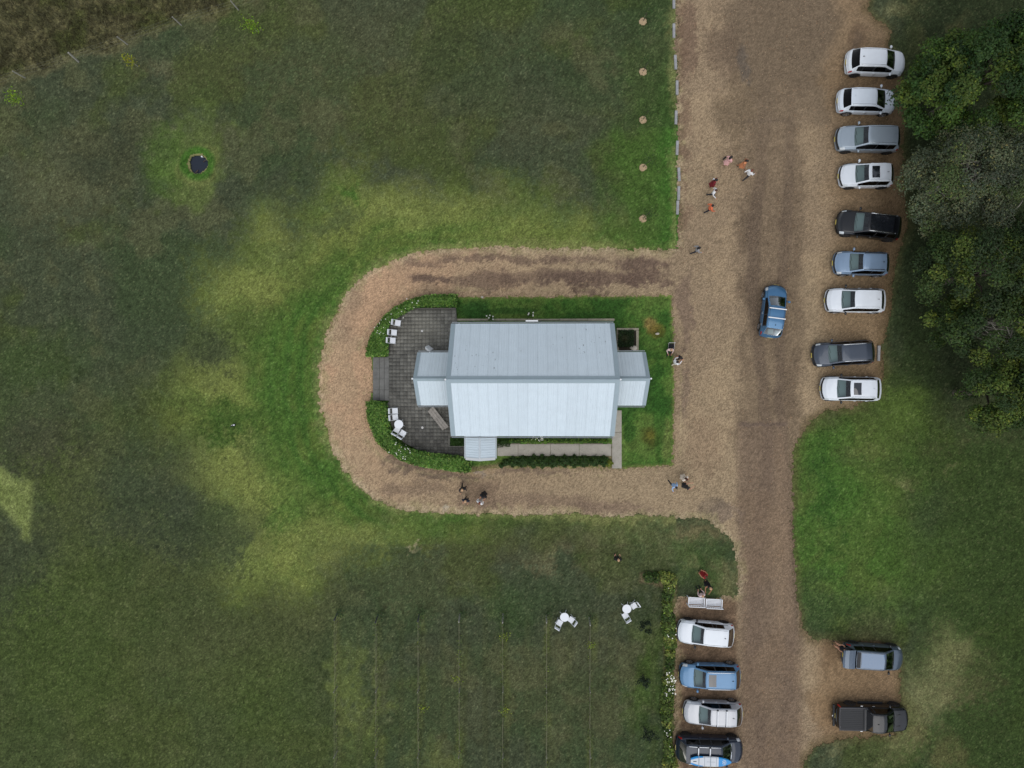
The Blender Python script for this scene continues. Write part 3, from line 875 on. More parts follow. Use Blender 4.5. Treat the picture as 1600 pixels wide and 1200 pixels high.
# pavers too small to pick apart singly: one joined part with real joints
tx = np.array([p[0] for p in TERR]); ty = np.array([p[1] for p in TERR])
pv, pf, pc = [], [], []
step_ = .29
for iy, yy in enumerate(np.arange(ty.min(), ty.max(), step_)):
    for ix, xx in enumerate(np.arange(tx.min() + (0 if iy % 2 else .0), tx.max(), step_)):
        g = .0045
        q = [(xx + g, yy + g), (xx + step_ - g, yy + g), (xx + step_ - g, yy + step_ - g), (xx + g, yy + step_ - g)]
        ins = sdf_poly(np.array([p[0] for p in q]), np.array([p[1] for p in q]), TERR)
        if ins.max() > .12:
            continue
        z = TZ + rnd.uniform(-.004, .004)
        k = len(pv)
        for z_ in (TZ - .02, z):
            for p in q: pv.append((p[0], p[1], z_ + (rnd.uniform(-.002, .002))))
        pf += [(k + 4, k + 5, k + 6, k + 7), (k, k + 1, k + 5, k + 4), (k + 1, k + 2, k + 6, k + 5), (k + 2, k + 3, k + 7, k + 6), (k + 3, k, k + 4, k + 7)]
        u_, v_ = to_px(xx, yy, TZ)
        tone = np.array(s2l((110, 108, 101))) * rnd.uniform(.68, 1.22)
        pale = math.exp(-((u_ - 655) / 34) ** 2 - ((v_ - 518) / 26) ** 2)
        tone = tone + (np.array(s2l((150, 146, 132))) - tone) * .5 * pale
        paver_dark = sstep(640, 690, np.array(v_)) * .35 + .25 * math.exp(-((u_ - 600) / 22) ** 2 - ((v_ - 600) / 60) ** 2)  # lower hedge's shadow painted into paver tone, plus a dark patch by the steps
        tone = tone * (1 - float(paver_dark))
        pc += [tone] * 8
pav = np_mesh("pavers", np.array(pv), np.array(pf), M_PAVER, terrace, np.array(pc))
pav['kind'] = 'stuff'
sy_0, sy_1 = XY(600, 626, .2)[1], XY(600, 558, .2)[1]
for i, (ua, ub, z) in enumerate([(582.5, 593, .08), (593, 600.5, .16), (600.5, 608, .235)]):
    x0, x1 = XY(ua, 600, z)[0], XY(ub, 600, z)[0]
    for j in range(4):
        y0 = sy_0 + (sy_1 - sy_0) * j / 4; y1 = sy_0 + (sy_1 - sy_0) * (j + 1) / 4
        mb = MB(); mb.box(((x0 + x1) / 2, (y0 + y1) / 2, z / 2 - .05), (x1 - x0 - .012, y1 - y0 - .01, z + .1))
        mb.build("step", M_STEP, terrace, bevel=.015)

# ------------------------------------------------------------------ concrete paths, kerbs, planter
M_CONC = mat("concrete", s2l((164, 158, 146)), rough=.9, noise=.16, scale=1.6, fine=(24, .10))
path = MB(); path.prism([XY(u, v) for u, v in ((777, 692.5), (955.5, 692.5), (955.5, 641), (971, 641), (971.5, 732), (957, 732), (955.5, 713), (777, 713))][::1], -.1, .035)
path_o = path.build("concrete_path", mat("path_bed", s2l((120, 112, 98)), rough=.95, noise=.2, scale=4)); tag(path_o, kind='structure')
def slab(u0, v0, u1, v1, z=.07):
    mb = MB()
    a, b = XY(u0, v0), XY(u1, v1)
    mb.box(((a[0] + b[0]) / 2, (a[1] + b[1]) / 2, z / 2), (abs(b[0] - a[0]) - .03, abs(b[1] - a[1]) - .03, z))
    mb.build("slab", M_CONC, path_o, bevel=.012)
for u0, u1 in ((777, 809.5), (809.5, 860), (860, 905), (905, 955)):
    slab(u0, 693.5, u1, 712.5)
for v0, v1 in ((641, 675.5), (675.5, 732)):
    slab(956 if v0 < 690 else 956.5, v0, 971.5, v1, .066)
M_KERB = mat("old_concrete_edging", s2l((150, 143, 124)), rough=.95, noise=.3, scale=4, fine=(20, .2))
kerb = thing("garden_kerb", "narrow mossy concrete edging along the north side of the church", "kerb", (*XY(836, 499.5), 0))
ks = [712, 752, 790, 832, 874, 918, 960]
for u0, u1 in zip(ks[:-1], ks[1:]):
    a, b = P(u0, 498.2), P(u1, 501.2)
    mb = MB(); mb.box((0, 0, 0), (b.x - a.x - .02, .15 + rnd.uniform(-.02, .02), .18))
    o = mb.build("kerb_stone", M_KERB, kerb, bevel=.02)
    o.location = ((a.x + b.x) / 2 - kerb.location.x, (a.y + b.y) / 2 - kerb.location.y, .09)
pl = thing("planter_bed", "square concrete edged garden bed at the corner beside the east porch", "planter", (*XY(980, 529), 0))
a, b = P(963, 513), P(997, 548)
def local(o_, x, y): return (x - o_.location.x, y - o_.location.y)
for (x0, x1, y0, y1) in ((a.x, b.x, a.y - .18, a.y), (b.x - .2, b.x, b.y, a.y - .19), (a.x, a.x + .16, b.y, a.y - .19)):
    mb = MB(); cx_, cy_ = local(pl, (x0 + x1) / 2, (y0 + y1) / 2)
    mb.box((cx_, cy_, .14), (x1 - x0, y1 - y0, .32)); mb.build("edging", M_KERB, pl, bevel=.02)
mb = MB(); cx_, cy_ = local(pl, (a.x + b.x) / 2 - .02, (a.y + b.y) / 2 - .1)
mb.box((cx_, cy_, .1), (b.x - a.x - .38, a.y - b.y - .22, .12)); mb.build("soil", mat("dark_soil", s2l((52, 46, 36)), rough=1, noise=.3, scale=6), pl)
M_STONE = mat("pale_stone", s2l((186, 178, 164)), rough=.9, noise=.2, scale=5)
def rock(name, label, cat, u, v, s, z=.0, m=None, group=None):
    mb = MB(); mb.ell((0, 0, 0), s, 9, 6)
    mb.v = [tuple(c * rnd.uniform(.86, 1.12) for c in p) for p in mb.v]
    o = mb.build(name, m or M_STONE, smooth=True); o.location = (*XY(u, v), z + s[2] * .5); o.rotation_euler.z = rnd.uniform(-.3, .3)
    return tag(o, label, cat, group)
rock("garden_stone", "pale flat boulder lying in the corner of the square garden bed", "stone", 989.5, 544, (.33, .2, .14), .16).rotation_euler.z = -.15
rock("lawn_stone", "small flat pale stone in the lawn below the brown worn patch", "stone", 1027, 521.5, (.17, .09, .05), .04)
rock("path_stone", "small white stone where the gravel meets the upper church lawn", "stone", 753.5, 464.5, (.12, .09, .08), .03)
# two little ground lights in the paving
for u, v, lb in ((659.5, 517, "small round white light in the paving north of the west porch"), (660, 668, "small round white light in the paving beside the timber bench")):
    t = thing("ground_light", lb, "light", (*XY(u, v, TZ), TZ), 0, "small round lights set in the terrace paving")
    mb = MB(); mb.lathe([(.085, 0), (.085, .03), (.06, .04)], 14); mb.build("rim", M_WHITE, t)
    mb = MB(); mb.lathe([(.055, .0405), (.04, .05)], 12); mb.build("lens", M_STONE, t)
# folded board leaning at the porch
t = thing("signboard", "pale sandwich board standing open by the north side of the west porch", "board", (*XY(671, 545.5, TZ), TZ), R(-38))
for s in (-1, 1):
    mb = MB(); mb.box((0, s * .1, .42), (.5, .025, .86), M=Matrix.Rotation(s * .22, 3, 'X')); mb.build("panel", M_WHITE, t, bevel=.004)
mb = MB(); mb.tube([(-.24, 0, .84), (.24, 0, .84)], .015, 6); mb.build("hinge", M_CAP, t)

# ------------------------------------------------------------------ pond
M_WATER = mat("dark_water", (.012, .018, .03), rough=.06, spec=.6, bump=.05, bscale=3)
M_REED = mat("reed", s2l((126, 124, 78)), rough=.9, noise=.3, scale=9)
pond = thing("pond", "small round dark pond with a ragged grassy rim in the open lawn", "pond", (*XY(*POND), 0))
mb = MB(); mb.lathe([(.84, -.5), (.84, -.14), (.80, -.14)], 40); mb.f = mb.f[:-1]
vs = [(.83 * math.cos(2 * PI * k / 48), .83 * math.sin(2 * PI * k / 48), -.16) for k in range(48)]
w = MB(); w.add(vs, [tuple(range(48))]); w.build("water", M_WATER, pond)
r = MB()
ring = [(rr, 2 * PI * k / 60) for k in range(60) for rr in (0,)]
pts = []
for k in range(60):
    a = 2 * PI * k / 60
    ri = .72 + .06 * math.sin(3 * a + 1) + rnd.uniform(-.03, .07)
    if rnd.random() < .06: ri -= .05
    pts.append([(ri * math.cos(a), ri * math.sin(a), -.02), ((.95) * math.cos(a), .95 * math.sin(a), .06), (ri * math.cos(a), ri * math.sin(a), -.3)])
vs = [p for q in pts for p in q]; fs = []
for k in range(60):
    k2 = (k + 1) % 60
    fs += [(3 * k, 3 * k + 1, 3 * k2 + 1, 3 * k2), (3 * k + 2, 3 * k, 3 * k2, 3 * k2 + 2)]
r.add(vs, fs); r.build("bank", M_REED, pond)
mb = MB(); mb.ell((.33, .55, .06), (.07, .07, .09)); mb.tube([(.33, .55, -.3), (.33, .55, .05)], .02, 6); mb.build("float_valve", M_WHITE, pond)
mb = MB()
mb.tube([(-.2, -.7, .02), (-.05, -.45, -.12)], .03, 6); mb.tube([(.62, .3, .02), (.35, .2, -.13)], .02, 6)
mb.build("stick", M_DOOR, pond)
# ------------------------------------------------------------------ cars
M_TYRE = mat("tyre_rubber", (.018, .018, .018), rough=.85)
M_RIM = mat("alloy_rim", (.55, .56, .58), rough=.3, metal=.8)
M_RIMD = mat("dark_rim", (.03, .03, .034), rough=.35, metal=.5)
M_BLKPL = mat("black_plastic", (.014, .015, .017), rough=.6, noise=.15, scale=12)
M_CHROME = mat("chrome", (.72, .74, .76), rough=.18, metal=1.0)
M_SEAT = mat("seat_fabric", (.09, .095, .098), rough=.9)
M_DASH = mat("dash", (.30, .32, .32), rough=.8)
M_HEADL = mat("headlight_lens", (.62, .66, .68), rough=.12, spec=.6)
M_TAILL = mat("tail_light_lens", (.42, .012, .012), rough=.2, coat=.5)
M_ORANGE = mat("indicator_lens", (.7, .16, .02), rough=.25)
M_PLATE = mat("number_plate", s2l((208, 190, 96)), rough=.5)
M_PANO = mat("roof_glass", (.012, .014, .018), rough=.04, spec=.7, coat=1.0)
M_PANO_SKY = mat("sky_tinted_roof_glass", (.05, .13, .25), rough=.05, spec=.7, coat=1.0)  # blue base colour stands in for the sky's reflection in the glass
M_UNDER = mat("underbody", (.015, .015, .015), rough=.9)

def glass_mat(name, tint, mix, ior=1.5, gcol=1.0):
    m = bpy.data.materials.new(name); m.use_nodes = True
    nt = m.node_tree; nt.nodes.clear()
    out = nt.nodes.new('ShaderNodeOutputMaterial')
    tr = nt.nodes.new('ShaderNodeBsdfTransparent'); tr.inputs['Color'].default_value = (*tint, 1)
    gl = nt.nodes.new('ShaderNodeBsdfGlossy'); gl.inputs['Roughness'].default_value = .03; gl.inputs['Color'].default_value = (gcol, gcol, gcol, 1)
    fr = nt.nodes.new('ShaderNodeFresnel'); fr.inputs['IOR'].default_value = ior
    ad = nt.nodes.new('ShaderNodeMath'); ad.operation = 'ADD'; ad.inputs[1].default_value = mix
    mx = nt.nodes.new('ShaderNodeMixShader')
    nt.links.new(fr.outputs[0], ad.inputs[0]); nt.links.new(ad.outputs[0], mx.inputs[0])
    nt.links.new(tr.outputs[0], mx.inputs[1]); nt.links.new(gl.outputs[0], mx.inputs[2])
    nt.links.new(mx.outputs[0], out.inputs['Surface'])
    return m
M_WS = glass_mat("windscreen_glass", (.62, .74, .73), .03, 1.45)
M_SIDEG = glass_mat("tinted_glass", (.05, .06, .07), .0, 1.35, .06)

M_REARG = glass_mat("rear_tinted_glass", (.10, .13, .15), .0, 1.4, .35)

def paint(name, rgb, metal=0.0, rough=.3):
    return mat(name, s2l(rgb), rough=rough, metal=metal, coat=.5, noise=.03, scale=3)
PAINT = {
    'white': paint("white_car_paint", (224, 229, 234)),
    'white_b': paint("cool_white_car_paint", (214, 222, 230)),
    'silver': paint("silver_car_paint", (178, 188, 198), .25),
    'silverd': paint("grey_silver_car_paint", (156, 168, 178), .3),
    'warm': paint("warm_silver_car_paint", (186, 188, 192), .2),
    'bluegrey': paint("blue_grey_car_paint", (128, 150, 174), .25),
    'blue': paint("mid_blue_car_paint", (86, 130, 168), .15),
    'deepblue': paint("bright_blue_car_paint", (70, 116, 154), .35),
    'dgrey': paint("dark_grey_car_paint", (66, 74, 86), .35),
    'navy': paint("navy_car_paint", (32, 42, 58), .1),
    'black': paint("black_car_paint", (12, 14, 18), .0),
    'lgrey': paint("pale_blue_grey_car_paint", (88, 100, 114), .4),
}

def interp(tab, x):
    xs = [t[0] for t in tab]; ys = [t[1] for t in tab]
    return np.interp(x, xs, ys)

def smooth_interp(tab, x, r=.07):
    return sum(interp(tab, x + d) for d in (-r, -r / 2, 0, r / 2, r)) / 5

def make_car(label, u, v, head, L, W, Hc, col, kind='suv', rim='alloy', mirror=None, sunroof=False, pano=False, rails=None, bars=None,
             fin='black', hatch_open=False, cargo=False, nose=.24, tail=.16, ws_len=.80, hood=1.02, grille='black', headl=True, dash='light', rearg='dark', group=None, cat='car', fin_x=None, clad=True, drop=0.0):
    body_m = PAINT[col]
    root_xy = P(u + (2.5 if u > 1290 else 0), v, .85)
    name = {'suv': 'parked_suv', 'hatch': 'parked_hatchback', 'wagon': 'parked_wagon', 'ute': 'pickup_truck'}[kind]
    root = thing(name, label, cat, (root_xy.x, root_xy.y, 0), 0, group)
    root.rotation_euler.z = -R(head)      # headings are clockwise from the right of the picture
    L = L * (.975 if v < 640 else 1.03 if u < 1200 and v > 1030 else 1.0)
    h = L / 2
    x_cowl, x_wst = h - hood, h - hood - ws_len
    rear_slope = {'suv': .34, 'hatch': .42, 'wagon': .50, 'ute': 0}[kind]
    belt0 = Hc * .60
    if kind == 'ute':
        x_rt = -.42; x_rb = -.62
        top = [(-h, .60), (-h + .05, 1.06), (-h + .2, 1.10), (x_rb - .02, 1.10), (x_rb, 1.12), (x_rt, Hc - .08), (x_rt + .4, Hc), (x_wst - .2, Hc - .01), (x_wst, Hc - .07), (x_cowl, belt0 + .13), (x_cowl + .35, belt0 + .09), (h - .22, belt0 - .03), (h - .05, belt0 - .22), (h, .66)]
        belt = [(-h, .58), (-h + .06, 1.02), (x_rb, 1.04), (x_cowl, belt0 + .02), (h - .25, belt0 - .12), (h - .06, belt0 - .3), (h, .62)]
    else:
        x_rt = -h + tail + rear_slope + .08; x_rb = -h + tail
        top = [(-h, .62), (-h + .04, .82), (-h + .10, belt0 - .02), (x_rb, belt0 + .07), (x_rt, Hc - .09 - drop), (x_rt + .45, Hc - .02 - drop * .5), (x_wst - .5, Hc), (x_wst - .1, Hc - .03), (x_wst, Hc - .08),
               (x_cowl, belt0 + .10), (x_cowl + .35, belt0 + .05), (h - .26, belt0 - .09), (h - .06, belt0 - .28), (h, .55)]
        belt = [(-h, .58), (-h + .04, .76), (-h + .12, belt0 - .08), (x_rb, belt0 + .02), (-h * .3, belt0), (x_cowl, belt0 - .03), (h - .28, belt0 - .17), (h - .07, belt0 - .34), (h, .5)]
    rw_roof = W / 2 * .74
    rwt = [(-h, .80 * W / 2), (x_rb, .80 * W / 2), (x_rt, rw_roof * .96), (x_rt + .5, rw_roof), (x_wst, rw_roof * .97), (x_cowl, W / 2 * .82), (h - .3, W / 2 * .78), (h, W / 2 * .7)]
    key = [-h, -h + .025, -h + .06, -h + .10, x_rb - .01, x_rb + .01, x_rt, x_wst, x_cowl, h - .45, h - .28, h - .13, h - .08, h - .05, h - .02, h]
    if kind == 'ute':
        key += [-h + .13, x_rb - .06, x_rb - .03]
    xs = set(round(k, 3) for k in key)
    for a in np.arange(-h, h, .095):
        if all(abs(a - k) > .04 for k in xs):
            xs.add(round(float(a), 3))
    xs = np.array(sorted(xs))
    sharp = .02 if kind == 'ute' else .035
    zt = smooth_interp(top, xs, sharp); zb = np.minimum(smooth_interp(belt, xs, sharp), zt - .012); rw = smooth_interp(rwt, xs, .06)
    pl = 1 - .055 * np.abs(xs / h) ** 4 - .03 * np.clip((np.abs(xs) / h - .9) / .1, 0, 1) ** 2
    wv = W / 2 * pl
    NP = 14
    ring = []
    for i, x in enumerate(xs):
        w, b, t, r = wv[i], zb[i], zt[i], min(rw[i], wv[i] * .9)
        g = t - b
        lo = .24 + .05 * max(0, abs(x) / h - .8) * 5
        lo = min(lo, b - .12)
        sec = [(0, lo), (.78 * w, lo), (.97 * w, lo + .05), (1.0 * w, lo + (b - lo) * .42), (.985 * w, lo + (b - lo) * .75), (.955 * w, b - .02),
               (.935 * w, b)]
        yb = .935 * w
        sec += [(yb + (r - yb) * .10, b + g * .06), (yb + (r - yb) * .80, b + g * .78), (yb + (r - yb) * .92, b + g * .91), (r - .02, b + g * .965),
                (r - .075, b + g * .985), (r * .5, t - g * .004), (0, t)]
        row = []
        for (y, z) in sec:
            k = abs(y) / (W / 2)
            if x > 0:
                sh = -.34 * (x / h) ** 2.2 * k ** 2.4 * (nose / .24)
                if x < x_cowl + .1:
                    sh = min(sh, -.10 * k ** 2)
            else:
                sh = .20 * (abs(x) / h) ** 3 * k ** 2.6
            row.append((x + sh, y, z))
        ring.append(row)
    V, idx = [], {}
    def vid(i, j, s):
        if j in (0, NP - 1): s = 1
        kx = (i, j, s)
        if kx not in idx:
            p = ring[i][j]
            idx[kx] = len(V); V.append(Vector((p[0], s * p[1], p[2])))
        return idx[kx]
    parts = {}
    bpil = x_wst - .78 if kind != 'hatch' else x_wst - .72
    cpil = bpil - .86
    side_end = x_rt - .05 if kind != 'ute' else x_rt + .12
    for i in range(len(xs) - 1):
        xm = (xs[i] + xs[i + 1]) / 2
        for j in range(NP - 1):
            for s in (1, -1):
                q = [vid(i, j, s), vid(i + 1, j, s), vid(i + 1, j + 1, s), vid(i, j + 1, s)]
                if s == -1: q = q[::-1]
                key_ = 'body'
                sd_ = 'l' if s == 1 else 'r'
                if j == 0:
                    key_ = 'under'
                elif j == 7 and side_end < xm < x_cowl - .12:
                    if xm > bpil + .05: key_ = 'side_window1' + sd_
                    elif abs(xm - bpil) <= .05 or abs(xm - cpil) <= .05: key_ = 'trim' + sd_
                    elif xm > cpil: key_ = 'side_window2' + sd_
                    elif kind != 'hatch' and kind != 'ute': key_ = 'side_window3' + sd_
                elif j == 6 and side_end < xm < x_cowl - .1:
                    key_ = 'trim' + sd_
                elif j >= 11 and x_wst < xm < x_cowl:
                    key_ = 'windscreen'
                elif j >= 10 and kind != 'ute' and x_rb + .02 < xm < x_rt - .03:
                    key_ = 'rear_window'
                elif j >= 11 and kind == 'ute' and x_rb < xm < x_rt: key_ = 'rear_window'
                elif j >= 8 and kind == 'ute' and -h + .12 < xm < x_rb - .05: key_ = 'bed'
                elif j >= 9 and x_cowl + .02 < xm < h - .22: key_ = 'bonnet'
                elif 4 <= j <= 7 and h - .40 < xm < h - .10 and headl: key_ = 'headlight' + sd_
                elif 4 <= j <= 6 and -h + .02 < xm < -h + .24 and kind != 'ute': key_ = 'tail_light' + sd_
                elif 3 <= j <= 5 and -h < xm < -h + .10 and kind == 'ute': key_ = 'tail_light' + sd_
                elif j >= 6 and xm > h - .085: key_ = 'grille'
                elif 2 <= j <= 5 and cpil - .1 < xm < x_wst + .55:
                    key_ = ('front_door' if xm > bpil else 'rear_door') + sd_
                if hatch_open and j >= 9 and xm < x_rt + .05: continue
                parts.setdefault(key_, []).append(q)
    # closing faces at nose and tail
    for i, fl in ((0, False), (len(xs) - 1, True)):
        loop = [vid(i, j, 1) for j in range(NP)] + [vid(i, j, -1) for j in range(NP - 2, 0, -1)]
        parts['body'].append(loop if fl else loop[::-1])
    def emit(nm, keys, m, parent=root, off=0.0, label_=None):
        fs = [f for k in keys for f in parts.get(k, [])]
        if not fs: return None
        use = sorted(set(i for f in fs for i in f)); mp = {o: n for n, o in enumerate(use)}
        me = bpy.data.meshes.new(nm)
        me.from_pydata([V[i] for i in use], [], [[mp[i] for i in f] for f in fs])
        bm = bmesh.new(); bm.from_mesh(me)
        bmesh.ops.recalc_face_normals(bm, faces=bm.faces) if nm == 'body_none' else None
        if off:
            bm.normal_update()
            for vv in bm.verts: vv.co += vv.normal * off
        bm.to_mesh(me); bm.free()
        me.polygons.foreach_set('use_smooth', [True] * len(me.polygons))
        me.materials.append(m); me.update()
        o = bpy.data.objects.new(nm, me); COL.objects.link(o); o.parent = parent
        if label_: o['label'] = label_
        return o
    body = emit('body', ['body'], body_m)
    emit('underbody', ['under'], M_UNDER)
    for s in 'lr': emit('window_trim', ['trim' + s], M_BLKPL)
    emit('windscreen', ['windscreen'], M_WS)
    emit('rear_window', ['rear_window'], M_WS if cargo else M_REARG)
    emit('bonnet', ['bonnet'], body_m, off=.006)
    emit('grille', ['grille'], M_BLKPL if grille == 'black' else body_m, off=.004)
    for s in 'lr':
        for k in '123':
            emit('side_window', ['side_window%s%s' % (k, s)], M_SIDEG)
        emit('headlight', ['headlight' + s], M_HEADL if headl != 'dark' else M_PANO, off=.008)
        emit('tail_light', ['tail_light' + s], M_TAILL, off=.008)
        for dn in ('front_door', 'rear_door'):
            d = emit('door', [dn + s], body_m, off=.007)
            if d:
                ys = (1 if s == 'l' else -1) * (W / 2 - .005)
                xx = (bpil + .14) if dn == 'front_door' else (cpil + .12)
                mb = MB(); mb.box((xx, ys, belt0 - .14), (.17, .035, .028)); mb.build('handle', M_CHROME if col in ('black', 'bluegrey', 'deepblue') else body_m, d, bevel=.008)
    # wheels with arches
    wr = .345 if kind != 'hatch' else .315
    xf, xr = h - .86, -h + .80
    if kind == 'ute': xf, xr, wr = h - .95, -h + 1.15, .39
    for x in (xf, xr):
        for s in (1, -1):
            tag_y = s * (W / 2 - .10)
            wv_ = MB()
            wv_.lathe([(wr * .66, -.11), (wr * .93, -.115), (wr, -.08), (wr, .08), (wr * .93, .115), (wr * .66, .11)], 22, (0, 0, 0), axis='Y')
            w_o = wv_.build('wheel', M_TYRE, root, smooth=False); w_o.location = (x, tag_y, wr)
            rm = MB(); rm.lathe([(wr * .68, -.04), (wr * .68, .118), (wr * .60, .122), (wr * .58, .07), (.05, .07)] if s > 0 else [(.05, -.07), (wr * .58, -.07), (wr * .60, -.122), (wr * .68, -.118), (wr * .68, .04)], 22, (0, 0, 0), axis='Y')
            for k in range(5):
                a = 2 * PI * k / 5 + .3
                rm.box((math.cos(a) * wr * .32, s * .095, math.sin(a) * wr * .32), (wr * .62, .035, .07), M=Matrix.Rotation(-a, 3, 'Y'))
            r_o = rm.build('rim', M_RIM if rim == 'alloy' else M_RIMD, w_o)
            ar = MB()
            n = 14; ro, ri = wr + .075, wr + .012
            vs, fs = [], []
            for k in range(n + 1):
                a = PI * (-.06 + 1.12 * k / n)
                for rr in (ri, ro):
                    for yy in (-.09, .028):
                        vs.append((x + rr * math.cos(a), s * (W / 2 + yy - .015), wr + rr * math.sin(a) * .97))
            for k in range(n):
                a0, b0 = 4 * k, 4 * k + 4
                q4 = [(a0 + 1, b0 + 1, b0 + 3, a0 + 3), (a0 + 2, a0 + 3, b0 + 3, b0 + 2), (a0, b0, b0 + 1, a0 + 1)]
                fs += q4
            ar.add(vs, fs); ar.build('wheel_arch', M_BLKPL if clad else M_UNDER, root)
    # mirrors, plates, wipers, fin
    for s in (1, -1):
        mb = MB(); mb.ell((x_cowl - .33, s * (W / 2 + .11), belt0 + .10), (.095, .125, .085), 10, 7)
        mb.tube([(x_cowl - .30, s * (W / 2 - .05), belt0 + .03), (x_cowl - .33, s * (W / 2 + .06), belt0 + .07)], .03, 6)
        mb.build('mirror', PAINT[mirror] if mirror else body_m, root, smooth=True)
    for x, s in ((h + .006, 1), (-h - .008, -1)):
        mb = MB(); mb.box((x, 0, .48 if s > 0 else .62 if kind != 'ute' else .5), (.02, .37, .12)); mb.build('number_plate', M_PLATE, root)
    wp = MB()
    for y0, y1 in ((-.12, .50), (-.62, -.08)):
        zc = float(np.interp(x_cowl - .02, xs, zt))
        wp.tube([(x_cowl - .04, y0, zc + .02), (x_cowl - .15, y1, zc + .075)], .012, 5)
    wp.build('wiper', M_BLKPL, root)
    def roof_z(x): return float(np.interp(x, xs, zt))
    if fin and not hatch_open:
        fx = (x_rt + .32) if fin_x is None else fin_x
        mb = MB(); mb.add([(fx - .11, -.022, roof_z(fx) - .01), (fx + .10, 0, roof_z(fx) - .01), (fx - .11, .022, roof_z(fx) - .01), (fx - .1, 0, roof_z(fx) + .085)], [(0, 1, 3), (1, 2, 3), (2, 0, 3), (2, 1, 0)])
        mb.build('antenna_fin', M_BLKPL if fin == 'black' else body_m, root)
    if rails:
        for s in (1, -1):
            mb = MB(); x0, x1 = x_rt + .12, x_wst - .1
            pts = [(x0, s * (rw_roof - .055), roof_z(x0) - .03)] + [(x, s * (rw_roof - .055), roof_z(x) + .035) for x in np.linspace(x0 + .1, x1 - .1, 6)] + [(x1, s * (rw_roof - .055), roof_z(x1) - .03)]
            mb.tube(pts, .024, 7); mb.build('roof_rail', {'chrome': M_CHROME, 'black': M_BLKPL}.get(rails, body_m), root, smooth=True)
    if not rails and not hatch_open:
        for s in (1, -1):
            mb = MB(); mb.tube([(x, s * (rw_roof - .10), roof_z(x) - .012) for x in np.linspace(x_rt + .12, x_wst - .12, 7)], .012, 5)
            mb.build('roof_channel', M_BLKPL, root)
    if hatch_open:
        mb = MB(); mb.box((x_rt + .22, 0, roof_z(x_rt + .3) + .0), (.26, 2 * rw_roof - .2, .03)); mb.build('roof_spoiler', M_BLKPL, root, bevel=.01)
    if bars:
        for x in bars[1]:
            mb = MB(); yw = rw_roof + bars[2]; z = roof_z(x) + .10
            mb.box((x, 0, z), (.08, 2 * yw, .03)); cb = mb.build('cross_bar', M_WHITE if bars[0] == 'white' else M_CHROME, root, bevel=.01)
            ft = MB()
            for s in (1, -1):
                ft.box((x, s * (rw_roof - .06), z - .055), (.13, .07, .11))
            ft.build('foot', M_BLKPL, cb, bevel=.01)
    if sunroof or pano:
        xa, xb = ((x_wst - .22, x_wst - .78) if sunroof else (x_wst - .16, x_rt + .42))
        yh = rw_roof * (.66 if sunroof else .80)
        n = 6; vs, fs = [], []
        for k in range(n + 1):
            x = xa + (xb - xa) * k / n
            for y in (-yh, -yh / 2, 0, yh / 2, yh):
                kk = abs(y) / rw_roof
                vs.append((x - .04 * kk * kk, y, roof_z(x) - .018 * kk * kk * 1.2 + .012))
        for k in range(n):
            for q in range(4):
                a = k * 5 + q
                fs.append((a, a + 5, a + 6, a + 1)[::-1])
        nz = (Vector(vs[5]) - Vector(vs[0])).cross(Vector(vs[1]) - Vector(vs[0])).z
        mb = MB(); mb.add(vs, fs if nz < 0 else [f[::-1] for f in fs])
        mb.build('sunroof' if sunroof else 'glass_roof', M_PANO if not hatch_open else M_PANO_SKY, root, smooth=True)
    # cabin
    mb = MB(); mb.box((x_cowl - .34, 0, belt0 - .06), (.78, W - .34, .16), M=Matrix.Rotation(.12, 3, 'Y')); mb.box((x_cowl - .62, W * .2, belt0 - .1), (.12, .4, .22))
    mb.build('dashboard', M_DASH if dash == 'light' else M_BLKPL, root, bevel=.03)
    sw = MB(); n = 16
    sw.tube([(x_cowl - .82 + .05 * math.sin(2 * PI * k / n), -W * .2 + .18 * math.cos(2 * PI * k / n), belt0 - .08 + .17 * math.sin(2 * PI * k / n)) for k in range(n + 1)], .016, 5, cap=False)
    sw.build('steering_wheel', M_BLKPL, root)
    for xx in ([x_wst - .42, x_wst - 1.3] if kind != 'ute' else [x_wst - .42]):
        for s in (1, -1):
            mb = MB(); mb.box((xx, s * W * .2, .55), (.52, .5, .16)); mb.box((xx - .30, s * W * .2, .88), (.15, .48, .62), M=Matrix.Rotation(-.2, 3, 'Y')); mb.box((xx - .37, s * W * .2, 1.22), (.09, .26, .18))
            mb.build('seat', M_SEAT, root, bevel=.04)
    mb = MB(); mb.ell((x_wst + .12, 0, Hc - .20), (.03, .12, .04)); mb.build('rear_view_mirror', M_BLKPL, root)
    if kind == 'ute':
        lin = MB(); z0 = .62; x0, x1, yw = -h + .16, x_rb - .10, W / 2 * .80
        zt0 = 1.085
        # rim sheet, inner walls, ribbed floor
        X0, X1, Y = -h + .09, x_rb - .05, W / 2 * .90
        rimv = [(X0, -Y, zt0), (X1, -Y, zt0), (X1, Y, zt0), (X0, Y, zt0), (x0, -yw, zt0), (x1, -yw, zt0), (x1, yw, zt0), (x0, yw, zt0)]
        rm = MB(); rm.add(rimv, [(0, 1, 5, 4), (1, 2, 6, 5), (2, 3, 7, 6), (3, 0, 4, 7)]); rm.build('bed_rim', M_RIMD, root)
        lin.box(((x0 + x1) / 2, 0, zt0 - .03), (x1 - x0, 2 * yw, .03))
        for k in range(11):
            yy = -yw + (k + .5) * 2 * yw / 11
            lin.box(((x0 + x1) / 2, yy, zt0 - .008), (x1 - x0 - .06, .08, .014))
        lin.box((x1 - .05, 0, zt0 + .01), (.1, 2 * yw, .05))
        lin.build('tray_cover', M_BLKPL, root)
